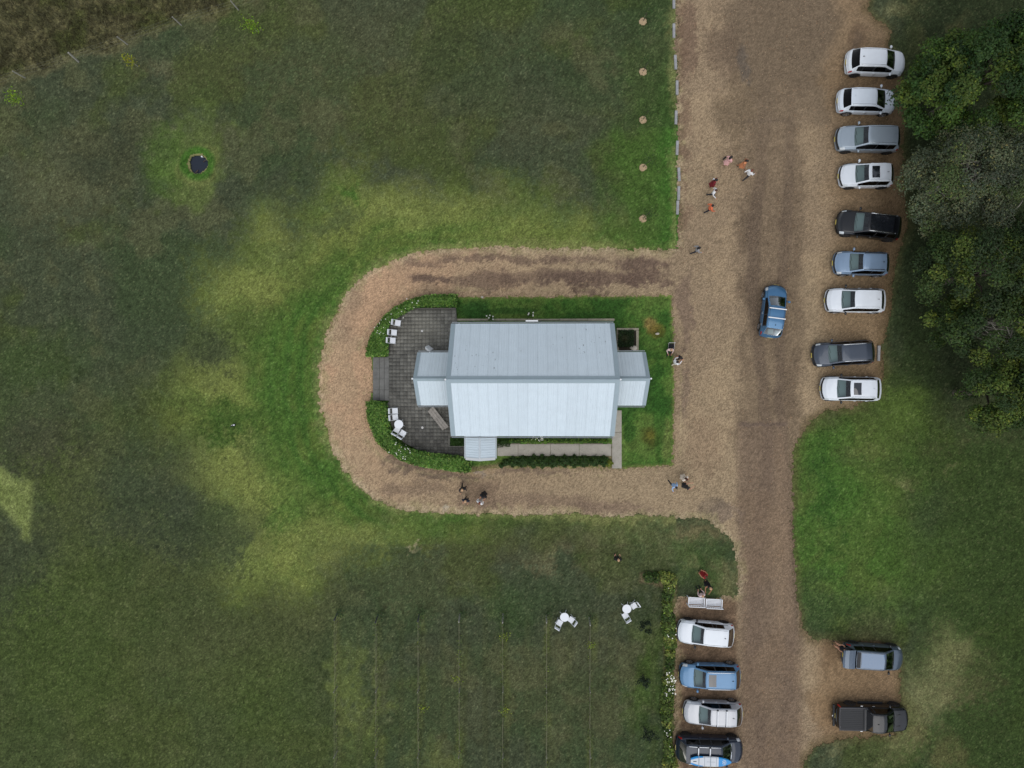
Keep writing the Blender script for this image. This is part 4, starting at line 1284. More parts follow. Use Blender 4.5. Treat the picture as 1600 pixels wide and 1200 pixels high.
        mb = MB(); mb.tube([(-h, 0, .5), (-h - .2, 0, .48), (-h - .22, 0, .56)], .025, 6); mb.ell((-h - .22, 0, .6), (.035, .035, .035)); mb.build('tow_ball', M_CHROME, root)
        mb = MB(); mb.box((-h - .07, 0, .46), (.16, W * .86, .14)); mb.build('rear_bumper', M_BLKPL, root, bevel=.03)
        mb = MB()
        for s in (1, -1):
            mb.box((0, s * (W / 2 + .03), .36), (1.9, .14, .05))
        mb.build('side_step', M_BLKPL, root, bevel=.01)
        mb = MB()
        for s in (1, -1):
            mb.box((x_cowl + .3, s * W * .22, roof_z(x_cowl + .3) + .0), (.35, .10, .03))
        mb.build('bonnet_scoop', M_BLKPL, root, bevel=.01)
    if hatch_open:
        hz = Hc - .06
        tg = MB(); n = 6; vs, fs = [], []
        prof = [(0, 0, .95), (-.22, .05, .95), (-.5, .09, .93), (-.78, .07, .90), (-.90, 0.0, .86)]
        for (dx, dz, k) in prof:
            for y in np.linspace(-1, 1, 7):
                vs.append((x_rt + .0 + dx + .05 * (1 - y * y) * (-1), y * rw_roof * 1.08 * k, hz + dz - .04 * y * y))
        for a in range(len(prof) - 1):
            for b in range(6):
                q = a * 7 + b
                fs.append((q, q + 7, q + 8, q + 1)[::-1])
        nz = (Vector(vs[7]) - Vector(vs[0])).cross(Vector(vs[1]) - Vector(vs[0])).z
        if nz < 0: fs = [f for f in fs]
        else: fs = [f[::-1] for f in fs]
        m2 = len(vs)
        vs2 = vs + [(a, b, c - .05) for a, b, c in vs]
        fs2 = fs + [tuple(i + m2 for i in f[::-1]) for f in fs]
        edge = [b for b in range(7)] + [7 * a + 6 for a in range(1, 5)] + [28 + b for b in range(5, -1, -1)] + [7 * a for a in range(3, 0, -1)]
        for e0, e1 in zip(edge, edge[1:] + edge[:1]):
            fs2.append((e0, e1, e1 + m2, e0 + m2))
        tg.add(vs2, fs2)
        t_o = tg.build('tailgate', body_m, root, smooth=False)
        st = MB()
        for s in (1, -1):
            st.tube([(x_rt - .15, s * rw_roof * .9, belt0 + .2), (x_rt - .45, s * rw_roof * .9, hz + .02)], .014, 6)
        st.build('gas_strut', M_CHROME, t_o)
        mb = MB(); mb.box((-h + .45, 0, .62), (.8, W * .62, .06)); mb.build('boot_floor', M_SEAT, root)
        mb = MB(); mb.box((-h + .55, .1, .82), (.45, .6, .34)); mb.build('seat_back', M_DASH, root, bevel=.03)
    if cargo:
        mb = MB(); mb.box((x_rb + .30, .12, belt0 - .05), (.36, .42, .2), rz=.06); mb.box((x_rb + .28, -.35, belt0 - .08), (.3, .3, .14), rz=-.2)
        mb.build('parcel_shelf_load', M_DASH, root, bevel=.03)
    return dict(root=root, h=h, W=W, rw=rw_roof, x_wst=x_wst, x_rt=x_rt, roof_z=roof_z, Hc=Hc)

GA, GB = "cars parked along the right edge of the gravel drive", "cars parked side by side beside the rose bed"
GC = "cars parked in the gravel bay at the lower right"
make_car("white wagon nosed in to the trees, topmost of the right hand row", 1368, 96, 2.6, 4.60, 1.84, 1.62, 'white', rim='dark', group=GA, tail=.22, dash='dark')
make_car("cool white wagon with dark windscreen, second from the top in the right hand row", 1354, 156.5, 1.8, 4.55, 1.82, 1.56, 'white_b', fin='body', group=GA, tail=.26, dash='dark')
make_car("long grey silver four wheel drive facing the road between two white cars", 1355, 216, 1.6, 4.92, 1.90, 1.72, 'silverd', fin='body', rim='dark', group=GA, hood=1.18).get('root').rotation_euler.z = PI - R(1.6)
def lf(label, u, v, ang, *a, **k):
    """A car whose nose points to the left of the picture."""
    c_ = make_car(label, u, v, 0, *a, **k)
    c_['root'].rotation_euler.z = PI - R(ang)
    return c_
lf("short white car with a square black sunroof under the grey tree", 1353, 273, .0, 4.20, 1.80, 1.60, 'white', rails='white', sunroof=True, group=GA, rim='dark')
lf("black wagon with bright roof rails parked at a slant", 1357, 351, 7.0, 4.98, 1.92, 1.62, 'black', rails='chrome', pano=True, group=GA, rim='dark', fin='body', hood=1.15)
lf("blue grey car with a black roof fin parked below the black wagon", 1345, 411, 1.8, 4.30, 1.80, 1.60, 'bluegrey', rails='black', group=GA)
lf("white wagon with black mirrors and dark rear glass below the blue grey car", 1336, 469, .9, 4.65, 1.85, 1.60, 'white', mirror='black', rails='white', group=GA, tail=.28)
lf("dark grey wagon with red tail lights stopped just before a timber sleeper", 1317, 552, -3.6, 4.80, 1.84, 1.64, 'dgrey', rails='chrome', fin=None, group=GA)
lf("white wagon with a black sunroof at the lower end of the right hand row", 1329, 607.5, .6, 4.65, 1.86, 1.62, 'white', mirror='black', sunroof=True, rails='white', fin='body', group=GA, tail=.28)
bc = make_car("bright blue small hatchback with two white roof bars driving up the gravel road", 1210, 486, -82.5, 4.20, 1.70, 1.54, 'deepblue', 'hatch', bars=('white', (.10, -.62), .02), cargo=True, hood=.92, ws_len=.78, clad=False, dash='dark')
bc['root'].name = 'hatchback_car'
lf("white hatchback with black mirrors next to the white benches", 1103.5, 991, 4.6, 4.40, 1.82, 1.52, 'white', 'hatch', mirror='black', group=GB, rim='dark', hood=1.05, clad=False)
lf("mid blue wagon with silver roof rails and a dark sunroof beside the roses", 1110, 1057.5, .8, 4.58, 1.84, 1.62, 'blue', rails='chrome', sunroof=True, headl=True, group=GB)
lf("warm silver hatchback with two pale roof bars between the blue and navy cars", 1115, 1116, 1.4, 4.42, 1.80, 1.50, 'warm', 'hatch', bars=('white', (-.12, -.80), -.08), group=GB, hood=1.1, clad=False)
nv = make_car("navy wagon carrying a blue and white paddle board on its roof", 1109.5, 1172, 1.4, 5.0, 1.92, 1.74, 'navy', rails='chrome', fin=None, group=GB, rim='dark', bars=('white', (-.25, -1.12), -.1), dash='dark')
make_car("pale blue grey people carrier with its tailgate raised and a large glass roof", 1364, 1027.5, 3.4, 4.55, 1.84, 1.66, 'lgrey', pano=True, group=GC, mirror='black', hatch_open=True, rim='dark', hood=.95, tail=.1, dash='dark')
make_car("black dual cab pickup truck with a dark ribbed tray cover", 1361.5, 1122.5, .6, 5.42, 1.92, 1.80, 'black', 'ute', group=GC, rim='dark', fin='black', fin_x=.0, cat='pickup truck', hood=1.28, headl='dark', dash='dark')

# paddle board tied on the navy wagon
M_BOARDB = mat("board_blue", s2l((30, 140, 206)), rough=.4)
M_BOARDW = mat("board_white", s2l((204, 208, 212)), rough=.5, noise=.06, scale=6)
M_STRAP = mat("strap_webbing", s2l((150, 160, 168)), rough=.8)
r0 = nv['root']
pb = thing("paddle_board", "blue and white paddle board strapped upside down to the navy wagon's roof", "paddle board",
           (r0.location.x, r0.location.y, nv['Hc'] + .13), r0.rotation_euler.z)
out = []
Lb0, Lb1, yc_ = -1.72, 1.32, -.30
def half_w(t):
    return .375 * (1 - max(0, (t - .55) / .45) ** 2.1) ** .6 * (1 - max(0, (.22 - t) / .22) ** 2 * .42)
NB = 30
def board(t0, t1, name, m, inner=None, z=0.0):
    vs, fs = [], []
    n = 16
    for k in range(n + 1):
        t = t0 + (t1 - t0) * k / n
        x = Lb0 + (Lb1 - Lb0) * t
        w = half_w(min(t, .9995))
        rk = .10 * max(0, t - .75) ** 2 * 8
        for y, zz in ((-w, .055), (-w * .8, .105), (w * .8, .105), (w, .055), (w * .8, 0), (-w * .8, 0)):
            vs.append((x, yc_ + y, zz - rk + z))
    for k in range(n):
        for q in range(6):
            fs.append((6 * k + q, 6 * k + 6 + q, 6 * k + 6 + (q + 1) % 6, 6 * k + (q + 1) % 6)[::-1])
    fs.append(tuple(range(6))); fs.append(tuple(range(6 * n + 5, 6 * n - 1, -1)))
    mb = MB(); mb.add(vs, fs)
    return mb.build(name, m, pb)
board(0.0, .68, "deck", M_BOARDW)
board(.68, 1.0, "nose", M_BOARDB)
for s in (1, -1):
    mb = MB(); vs, fs = [], []
    for k in range(13):
        t = .0 + .30 * k / 12
        x = Lb0 + (Lb1 - Lb0) * t
        w = half_w(t); wi = w * (.45 + .4 * (k / 12) ** 1.2)
        for y, zz in ((w * .80, .109), (wi, .109), (w * 1.01, .055)):
            vs.append((x, yc_ + s * y, zz))
    for k in range(12):
        for a, b in ((0, 1), (0, 2)):
            q = (3 * k + a, 3 * k + 3 + a, 3 * k + 3 + b, 3 * k + b)
            fs.append(q)
    mb.add(vs, fs); mb.build("tail_patch", M_BOARDB, pb)
em = MB()
xe_ = Lb0 + (Lb1 - Lb0) * .80
n = 28
vs = [(xe_ + r * math.cos(2 * PI * k / n), yc_ + r * math.sin(2 * PI * k / n), .104) for k in range(n) for r in (.20, .165)]
em.add(vs, [(2 * k, (2 * k + 2) % (2 * n), (2 * k + 3) % (2 * n), 2 * k + 1) for k in range(n)])
for pts in ([(-.09, .10), (.02, .06), (-.01, .0), (-.11, .04)], [(.01, .02), (.12, .0), (.06, -.09), (-.02, -.04)], [(-.10, -.03), (-.03, -.05), (-.05, -.12), (-.10, -.09)], [(.03, .10), (.10, .07), (.09, .03), (.04, .06)]):
    em.add([(xe_ + x, yc_ + y, .1045) for x, y in pts], [(0, 1, 2, 3)])
em.build("emblem", M_BOARDW, pb)
mb = MB(); mb.box((Lb0 + .30, yc_, .111), (.24, .05, .006)); mb.build("handle", M_BLKPL, pb)
mb = MB(); mb.box((Lb0 + 1.02, yc_, .107), (.03, .66, .006)); mb.box((Lb0 + 1.9, yc_, .107), (.03, .68, .006)); mb.box((Lb0 + 1.5, yc_, .1065), (.62, .02, .004)); mb.build("pad_line", M_STRAP, pb)
for x in (-.25, -1.12):
    mb = MB(); mb.box((x, yc_, .115), (.05, .80, .012)); mb.build("strap", M_STRAP, pb)
# ------------------------------------------------------------------ people
M_SKIN = mat("skin", s2l((196, 146, 118)), rough=.6)
M_SKIN_D = mat("skin_tanned", s2l((168, 116, 86)), rough=.6)
M_HAIRS = {'black': mat("hair_black", (.012, .011, .012), rough=.6), 'brown': mat("hair_brown", s2l((74, 44, 28)), rough=.6), 'red': mat("hair_auburn", s2l((118, 66, 48)), rough=.6), 'fair': mat("hair_fair", s2l((200, 160, 122)), rough=.6)}
M_EYE = mat("eye", (.02, .02, .02), rough=.3)
CLOTH = {k: mat("cloth_" + k, s2l(c), rough=.85, noise=.12, scale=14) for k, c in dict(
    pink=(226, 176, 172), palepink=(226, 200, 196), orange=(222, 112, 72), tan=(212, 140, 96), white=(232, 232, 232), maroon=(120, 26, 36), red=(142, 16, 26),
    black=(22, 24, 30), navy=(28, 34, 48), cream=(226, 212, 196), blue=(156, 186, 224), dark=(40, 42, 48), grey=(120, 124, 130), pattern=(150, 150, 152)).items()}

def add_finger(mb, base, d, side, L, r, curl, mi):
    p1 = base + d * L * .5
    d2 = (d + Vector((0, 0, -curl)) + side * .1).normalized()
    p2 = p1 + d2 * L * .5
    mb.tube([base - d * .02, p1, p2], [r, r * .9, r * .6], 5, mi)

def person(label, u, v, face, pose='stand', top='white', bottom='dark', hair='black', dress=None, sleeves=True, skin=None, height=1.70, longhair=False, z0=0.0, hat=None, lean=0.0, group=None, scale=1.0, bag=None):
    skin_m = skin or M_SKIN
    base = P(u, v, z0 + (height - .1 if pose != 'sit' else 1.15))
    root = thing("person", label, "person", (base.x, base.y, z0), 0, group)
    root.rotation_euler.z = -R(face)            # local +x is forward
    k = height / 1.72
    J, Ed, lab = [], [], []
    def j(x, y, z, rx, ry=None):
        J.append((Vector((x * k, y * k, z * k)), rx * k, (ry or rx) * k)); return len(J) - 1
    def e(a, b, l):
        Ed.append((a, b)); lab.append(l)
    ph = rnd.uniform(.8, 1.1)
    hz = .93
    if pose == 'sit': hz = .50
    lx = lean
    pel = j(0, 0, hz, .135, .16)
    waist = j(.01 + lx * .25, 0, hz + .17, .125, .15)
    chest = j(.01 + lx * .7, 0, hz + .36, .135, .185)
    up = j(lx * .9, 0, hz + .48, .105, .15)
    neck = j(.01 + lx * 1.0, 0, hz + .56, .055)
    hd = j(.03 + lx * 1.15, 0, hz + .62, .058)
    e(pel, waist, 'top'); e(waist, chest, 'top'); e(chest, up, 'top'); e(up, neck, 'skin'); e(neck, hd, 'skin')
    step_len = {'walk': .26 * ph, 'stand': .03, 'sit': 0, 'reach': .12}[pose]
    for s in (1, -1):
        sw = s * step_len
        hip = j(0, s * .095, hz - .06, .098)
        if pose == 'sit':
            knee = j(.42, s * .12, .50, .07); ank = j(.40, s * .12, .09, .043); toe = j(.56, s * .13, .045, .038)
        else:
            knee = j(sw * .55 + (.05 if sw < 0 else .03), s * .095, .49, .066); ank = j(sw + (-.06 if sw < 0 else 0), s * .09, .09 + (.05 if sw < -.1 else 0), .042)
            toe = j(sw + .14 + (-.06 if sw < 0 else 0), s * .105, .04, .036)
        e(pel, hip, 'bottom'); e(hip, knee, 'bottom' if not dress else 'leg'); e(knee, ank, 'bottom' if not dress else 'leg'); e(ank, toe, 'shoe')
        sh = j(lx * .85, s * .185, hz + .46, .064)
        if pose == 'walk':
            el = j(-sw * .45 - .04 + lx, s * .27, hz + .19, .044); wr = j(-sw * .9 + .12 + lx, s * .27, hz - .02, .03); hn = j(-sw * 1.0 + .17 + lx, s * .27, hz - .09, .034)
        elif pose == 'sit':
            el = j(.06, s * .26, hz + .20, .044); wr = j(.28, s * .16, hz + .12, .03); hn = j(.35, s * .13, hz + .11, .034)
        elif pose == 'reach':
            el = j(.16 + lx, s * .25, hz + .28, .044); wr = j(.40 + lx, s * .18, hz + .34, .03); hn = j(.48 + lx, s * .16, hz + .36, .034)
        else:
            el = j(-.02 + lx * .8, s * .27, hz + .20, .044); wr = j(.17 + lx * .8, s * .22, hz + .10, .03); hn = j(.25 + lx * .8, s * .18, hz + .10, .034)
        al = 'top' if sleeves else 'skin'
        e(up, sh, 'top'); e(sh, el, al); e(el, wr, al); e(wr, hn, 'skin')
        J_hand = (wr, hn, s)
        if s == 1: hands = [J_hand]
        else: hands.append(J_hand)
    bm = bmesh.new()
    sk = bm.verts.layers.skin.verify()
    vs = [bm.verts.new(p) for p, _, _ in J]
    for (p, rx, ry), vv in zip(J, vs):
        vv[sk].radius = (ry, rx) if ry != rx else (rx, rx)
    vs[0][sk].use_root = True
    for a, b in Ed: bm.edges.new((vs[a], vs[b]))
    me = bpy.data.meshes.new("skeleton"); bm.to_mesh(me); bm.free()
    ob = bpy.data.objects.new("skeleton", me); COL.objects.link(ob)
    md = ob.modifiers.new("s", 'SKIN'); md.use_smooth_shade = True
    ms = ob.modifiers.new("d", 'SUBSURF'); ms.levels = 1; ms.render_levels = 1
    dg = bpy.context.evaluated_depsgraph_get()
    ev = bpy.data.meshes.new_from_object(ob.evaluated_get(dg))
    bpy.data.objects.remove(ob); bpy.data.meshes.remove(me)
    nv_ = len(ev.vertices); co = np.empty(nv_ * 3); ev.vertices.foreach_get('co', co); co = co.reshape(-1, 3)
    faces = [tuple(p.vertices) for p in ev.polygons]
    cen = np.array([co[list(f)].mean(0) for f in faces])
    best = np.full(len(faces), 1e9); li = np.zeros(len(faces), dtype=int)
    order = {'skin': 0, 'top': 1, 'bottom': 2, 'shoe': 3, 'leg': 0}
    for (a, b), l in zip(Ed, lab):
        A, B = np.array(J[a][0]), np.array(J[b][0]); ab = B - A
        t = np.clip(((cen - A) @ ab) / (ab @ ab + 1e-9), 0, 1)
        rr = J[a][1] * (1 - t) + J[b][1] * t
        d = np.linalg.norm(cen - (A + t[:, None] * ab), axis=1) / rr
        m = d < best; best[m] = d[m]; li[m] = order[l]
    bpy.data.meshes.remove(ev)
    mb = MB(); mb.v = [tuple(p) for p in co]; mb.f = faces; mb.m = [int(x) for x in li]
    # head with a face
    hc = J[5][0] + Vector((.015 * k, 0, .085 * k))
    mb.ell(hc, (.098 * k, .078 * k, .118 * k), 14, 10, 0)
    mb.ell(hc + Vector((.04, 0, -.055)) * k, (.06 * k, .055 * k, .06 * k), 10, 7, 0)
    mb.add([hc + Vector(q) * k for q in ((.093, .013, .0), (.093, -.013, .0), (.09, 0, .03), (.122, 0, -.012))], [(0, 1, 3), (1, 2, 3), (2, 0, 3)], 0)
    mb.add([hc + Vector(q) * k for q in ((.094, .024, -.045), (.094, -.024, -.045), (.098, 0, -.055), (.098, 0, -.038))], [(0, 2, 3), (2, 1, 3)], 4)
    for s in (1, -1):
        mb.ell(hc + Vector((.086, s * .03, .015)) * k, (.01 * k, .013 * k, .009 * k), 6, 5, 4)
        mb.ell(hc + Vector((-.005, s * .08, .0)) * k, (.02 * k, .012 * k, .03 * k), 6, 5, 0)
    for wr, hn, s in hands:
        A, B = J[wr][0], J[hn][0]
        d = (B - A).normalized(); side = d.cross(Vector((0, 0, 1)))
        side = side.normalized() if side.length > .1 else Vector((0, 1, 0))
        for q, ln in ((-1.5, .062), (-.5, .074), (.5, .08), (1.5, .072)):
            add_finger(mb, B + side * q * .017 * k + d * .03, d, side, ln * k, .0095 * k, .5, 0)
        ts = 1 if s > 0 else -1
        mb.tube([B - d * .01 + side * ts * .022, B + side * ts * .05 + d * .01, B + side * ts * .055 + d * .045], [.011, .0105, .007], 5, 0)
    mb.build("body", [skin_m, CLOTH[top], CLOTH[bottom], CLOTH['black'], M_EYE], root, smooth=True)
    # hair: a cap over the crown, longer at the back
    hv = MB(); n, m_ = 16, 9
    vs, fs = [], []
    for i in range(m_ + 1):
        a = PI / 2 - (PI * .78) * i / m_
        for q in range(n):
            t = 2 * PI * q / n
            fwd = max(0, math.cos(t))
            aa = max(a, .30 + .0 * fwd) if fwd > .35 else max(a, -.25 if not longhair else -.9)
            rr = 1.09 + rnd.uniform(-.02, .03) + (.12 if longhair and a < .1 else 0)
            vs.append(hc + Vector((.098 * rr * math.cos(aa) * math.cos(t) - .012, .080 * rr * math.cos(aa) * math.sin(t) * 1.04, .120 * rr * math.sin(aa) + .006)) * k)
    for i in range(m_):
        for q in range(n):
            q2 = (q + 1) % n
            fs.append((i * n + q, (i + 1) * n + q, (i + 1) * n + q2, i * n + q2))
    hv.add(vs, fs)
    if longhair:
        hv.ell(hc + Vector((-.10, 0, -.13)) * k, (.055 * k, .10 * k, .20 * k), 10, 8)
    hv.build("hair", M_HAIRS[hair], root, smooth=True)
    if dress:
        n = 18; vs, fs = [], []
        rows = [(hz + .18, .135, .155), (hz + .02, .165, .185), (.70, .185, .20), (.50, .215, .225), (.40, .225, .23)] if pose != 'sit' else [(hz + .18, .135, .155), (hz + .02, .17, .19), (hz - .06, .2, .22)]
        for i, (z, rx, ry) in enumerate(rows):
            for q in range(n):
                t = 2 * PI * q / n
                w = 1 + .05 * i * math.sin(5 * t + i)
                vs.append((Vector((rx * w * math.cos(t) + lx * .2, ry * w * math.sin(t), z))) * k)
        for i in range(len(rows) - 1):
            for q in range(n):
                q2 = (q + 1) % n
                fs.append((i * n + q, (i + 1) * n + q, (i + 1) * n + q2, i * n + q2))
        sk_ = MB(); sk_.add(vs, fs); sk_.build("skirt", CLOTH[dress], root, smooth=True)
    if hat:
        ht = MB(); ht.lathe([(.17 * k, 0), (.17 * k, .012), (.10 * k, .02), (.095 * k, .10), (.05 * k, .115)], 18, tuple(hc + Vector((0, 0, .05)) * k)); ht.build("hat", CLOTH[hat], root)
    if bag:
        bg = MB(); bg.box((0.02, .34 * k, .62 * k), (.30, .10, .24)); bo = bg.build("handbag", CLOTH[bag], root, bevel=.02)
    return root

g1 = "guests walking up the gravel road"
person("person with long dark hair in a pink dress, topmost on the gravel road", 1142, 246, -35, 'stand', 'pink', 'pink', 'black', 'pink', longhair=True, group=g1, bag='black')
person("person in a tan dress with big curly black hair, right of the pink dress", 1167, 251, 40, 'walk', 'tan', 'tan', 'black', 'tan', sleeves=False, skin=M_SKIN_D, longhair=True, group=g1)
person("person in a white shirt and dark trousers on the road, rightmost of the walking group", 1174.5, 267, -40, 'walk', 'white', 'dark', 'red', group=g1, height=1.8)
person("person in a maroon dress with black hair carrying something white", 1119, 281, 25, 'stand', 'maroon', 'maroon', 'black', 'maroon', longhair=True, group=g1, bag='white')
person("person in a white top and dark trousers walking between the maroon and the orange guest", 1118.5, 297, 30, 'walk', 'white', 'dark', 'brown', group=g1)
person("person in an orange shirt and dark trousers striding up the road", 1113, 321.5, -10, 'walk', 'orange', 'navy', 'black', group=g1, height=1.78)
person("person in a black and white patterned top walking alone at the bend", 1092, 387.5, -10, 'walk', 'pattern', 'navy', 'black', longhair=True)
person("person in a pale pink top sitting at the edge of the church lawn", 1049, 546, 90, 'sit', 'palepink', 'dark', 'fair', z0=.0)
g2 = "guests standing close together at the edge of the church lawn"
person("person in a white shirt with dark hair standing just below the seated guest", 1058, 566, -40, 'reach', 'white', 'cream', 'black', group=g2, height=1.78)
person("person in a black top with tanned arms in front of the white shirt", 1064.5, 558, 130, 'reach', 'black', 'dark', 'black', sleeves=False, group=g2, skin=M_SKIN_D)
g3 = "guests standing on the gravel at the road junction"
person("person in a light blue shirt stepping across the gravel below the church lawn", 1055, 759, 60, 'walk', 'blue', 'dark', 'black', group=g3, lean=.12)
person("person in a cream dress near the road, above a guest in black", 1072.5, 748.5, 50, 'stand', 'cream', 'cream', 'brown', 'cream', group=g3, longhair=True)
person("person in a dark dress with bare arms and black hair below the cream dress", 1075, 762, -20, 'reach', 'dark', 'dark', 'black', 'dark', sleeves=False, longhair=True, group=g3)
g4 = "guests in black gathered below the small south porch"
person("person with fair hair in a black suit, nearest the clipped hedge", 722, 765, 80, 'walk', 'black', 'black', 'fair', group=g4, height=1.8)
person("person with fair hair in a black suit, elbows out, below the other suits", 727, 783, 100, 'stand', 'navy', 'black', 'fair', group=g4, height=1.8)
person("person with black hair in a long black coat, rightmost of the dark group", 755, 776, 110, 'stand', 'black', 'black', 'black', 'black', group=g4, longhair=True)
person("person with auburn hair in a white top, lowest of the group by the porch", 749, 786.5, -60, 'stand', 'white', 'palepink', 'red', 'cream', group=g4, longhair=True)
person("person in black standing alone on the open lawn", 966.5, 876, -90, 'stand', 'black', 'black', 'fair', height=1.78)
g5 = "guests by the white benches"
person("person in a dark red dress with bare arms above the benches", 1104, 902, -140, 'reach', 'red', 'black', 'brown', 'red', sleeves=False, group=g5, skin=M_SKIN_D)
person("person in a black dress with bare arms facing the red dress", 1110.5, 919, 110, 'reach', 'black', 'black', 'fair', 'black', sleeves=False, group=g5, skin=M_SKIN_D)
person("person in a pale top and black trousers perched behind the left white bench", 1098.5, 932, -110, 'sit', 'palepink', 'black', 'fair', group=g5)
person("person in a black dress with bare legs sitting in the people carrier's open boot", 1321, 1017, 205, 'sit', 'black', 'black', 'brown', 'black', sleeves=False, z0=.16)
# ------------------------------------------------------------------ furniture
M_CHAIR = mat("chair_white", (.78, .80, .83), rough=.45)
M_LOG = mat("weathered_timber", s2l((146, 140, 132)), rough=.9, noise=.3, scale=3, fine=(16, .2))
M_SLEEPER = mat("grey_sleeper", s2l((150, 150, 150)), rough=.9, noise=.28, scale=2.5, fine=(18, .2))

def make_chair(label, u, v, face, z, group):
    """face: heading of the sitter, clockwise from the right of the picture."""
    t = thing("folding_chair", label, "chair", (*XY(u, v, z + .45), z), -R(face), group)
    st = MB()
    for k in range(6):
        st.box((-.15 + k * .072, 0, .445), (.066, .42, .022))
    st.build("seat", M_CHAIR, t)
    bk = MB()
    for zz in (.62, .70, .78, .86):
        bk.box((-.34 - (zz - .62) * .16, 0, zz), (.05, .43, .06))
    bk.build("backrest", M_CHAIR, t)
    for s in (1, -1):
        a = MB(); a.tube([(.20, s * .225, 0), (-.10, s * .225, .46), (-.38, s * .20, .88)], .016, 6); a.build("back_leg", M_CHAIR, t)
        a = MB(); a.tube([(-.28, s * .20, 0), (.20, s * .20, .44)], .016, 6); a.build("front_leg", M_CHAIR, t)
    return t
gch = "white folding chairs"
chairs = [(621, 504.5, 8, "white folding chair on the terrace, topmost of the three by the upper hedge"), (615, 519.5, 3, "white folding chair on the terrace, middle of the three by the upper hedge"),
          (613, 532, 2, "white folding chair on the terrace, lowest of the three by the upper hedge"), (616.5, 642, -2, "white folding chair by the lower hedge, the upper one above the round table"),
          (617, 652, -6, "white folding chair by the lower hedge, directly above the round table"), (620, 672, -62, "white folding chair tucked under the terrace table at its lower side"),
          (629, 677.5, -58, "white folding chair by the lower hedge standing a step away from the table")]
for u, v, f, lb in chairs:
    make_chair(lb, u, v, f, TZ, gch)
for u, v, f, lb in [(874, 974, -58, "white folding chair on the lawn at the lower left of the left lawn table"), (893, 969, 214, "white folding chair on the lawn at the right of the left lawn table"),
                    (991, 946.5, 146, "white folding chair on the lawn at the upper right of the right lawn table"), (977.5, 962.5, 238, "white folding chair on the lawn at the lower left of the right lawn table")]:
    make_chair(lb, u, v, f, .03, gch)
def make_table(label, u, v, z):
    t = thing("garden_table", label, "table", (*XY(u, v, z + .72), z), .3, "round white tables")
    m = MB(); m.lathe([(.30, .70), (.335, .705), (.345, .72), (.335, .735), (.0, .737)], 30); m.build("tabletop", M_CHAIR, t, smooth=False)
    for k in range(4):
        a = PI / 4 + k * PI / 2
        m = MB(); m.tube([(.37 * math.cos(a), .37 * math.sin(a), 0), (.08 * math.cos(a), .08 * math.sin(a), .38), (.26 * math.cos(a), .26 * math.sin(a), .705)], .017, 6); m.build("leg", M_CHAIR, t)
make_table("round white table on the terrace between four folding chairs", 623, 663, TZ)
make_table("round white table on the lawn, the left one of two", 882, 964.5, .03)
make_table("round white table on the lawn, nearer the rose bed", 979.5, 951.5, .03)
def make_bench(label, u, v, ang):
    t = thing("garden_bench", label, "bench", (*XY(u, v, .5), 0), -R(ang), "white garden benches")
    Lb = 1.26
    for k in range(5):
        m = MB(); m.box((0, .26 - k * .108, .445), (Lb - .08, .092, .026)); m.build("slat", M_CHAIR, t, bevel=.006)
    bk = MB(); bk.box((0, -.29, .92), (Lb, .05, .09)); bk.box((0, -.27, .58), (Lb - .1, .035, .07)); br = bk.build("backrest", M_CHAIR, t, bevel=.008)
    for k in range(9):
        m = MB(); m.box((-.54 + k * .135, -.28, .74), (.05, .022, .28)); m.build("slat", M_CHAIR, br)
    for s in (1, -1):
        x = s * (Lb / 2 - .03)
        for y, z1 in ((.30, .64), (-.29, .95)):
            m = MB(); m.box((x, y, z1 / 2), (.06, .06, z1)); m.build("leg", M_CHAIR, t, bevel=.006)
        m = MB(); m.box((x, .02, .665), (.07, .66, .035)); m.build("armrest", M_CHAIR, t, bevel=.006)
make_bench("white slatted garden bench, the left one of the pair facing the lawn", 1087.5, 940, 2.5)
make_bench("white slatted garden bench, the right one of the pair facing the lawn", 1115, 942.5, 2.5)
# timber bench beam on the terrace
t = thing("log_bench", "long weathered grey timber slab bench lying slantwise on the terrace", "bench", (*XY(684.5, 654, TZ + .4), TZ), -R(52))
m = MB()
for k, yy in enumerate((-.19, .0, .19)):
    m = MB(); m.box((0, yy, .42), (1.92 + rnd.uniform(-.06, .06), .182, .11), rz=rnd.uniform(-.006, .006)); m.build("plank", M_LOG, t, bevel=.02)
for s in (1, -1):
    m = MB(); m.box((s * .66, 0, .18), (.18, .46, .36)); m.build("leg", M_LOG, t, bevel=.02)
# dark folding stool the seated guest has at the lawn's edge
t = thing("camp_chair", "dark camp chair with a grey frame at the edge of the church lawn", "chair", (*XY(1048.5, 541.5, .4), 0.03), PI)
m = MB(); m.box((0, 0, .40), (.44, .40, .03)); m.build("seat", CLOTH['black'], t)
m = MB(); m.box((0, -.26, .66), (.44, .03, .34)); m.build("backrest", CLOTH['dark'], t)
m = MB(); m.tube([(-.23, -.27, 0), (-.23, -.27, .86), (.23, -.27, .86), (.23, -.27, 0)], .018, 6); m.tube([(-.23, .2, 0), (-.23, .2, .4), (-.23, -.27, .6)], .016, 6); m.tube([(.23, .2, 0), (.23, .2, .4), (.23, -.27, .6)], .016, 6)
m.build("frame", M_RIM, t)

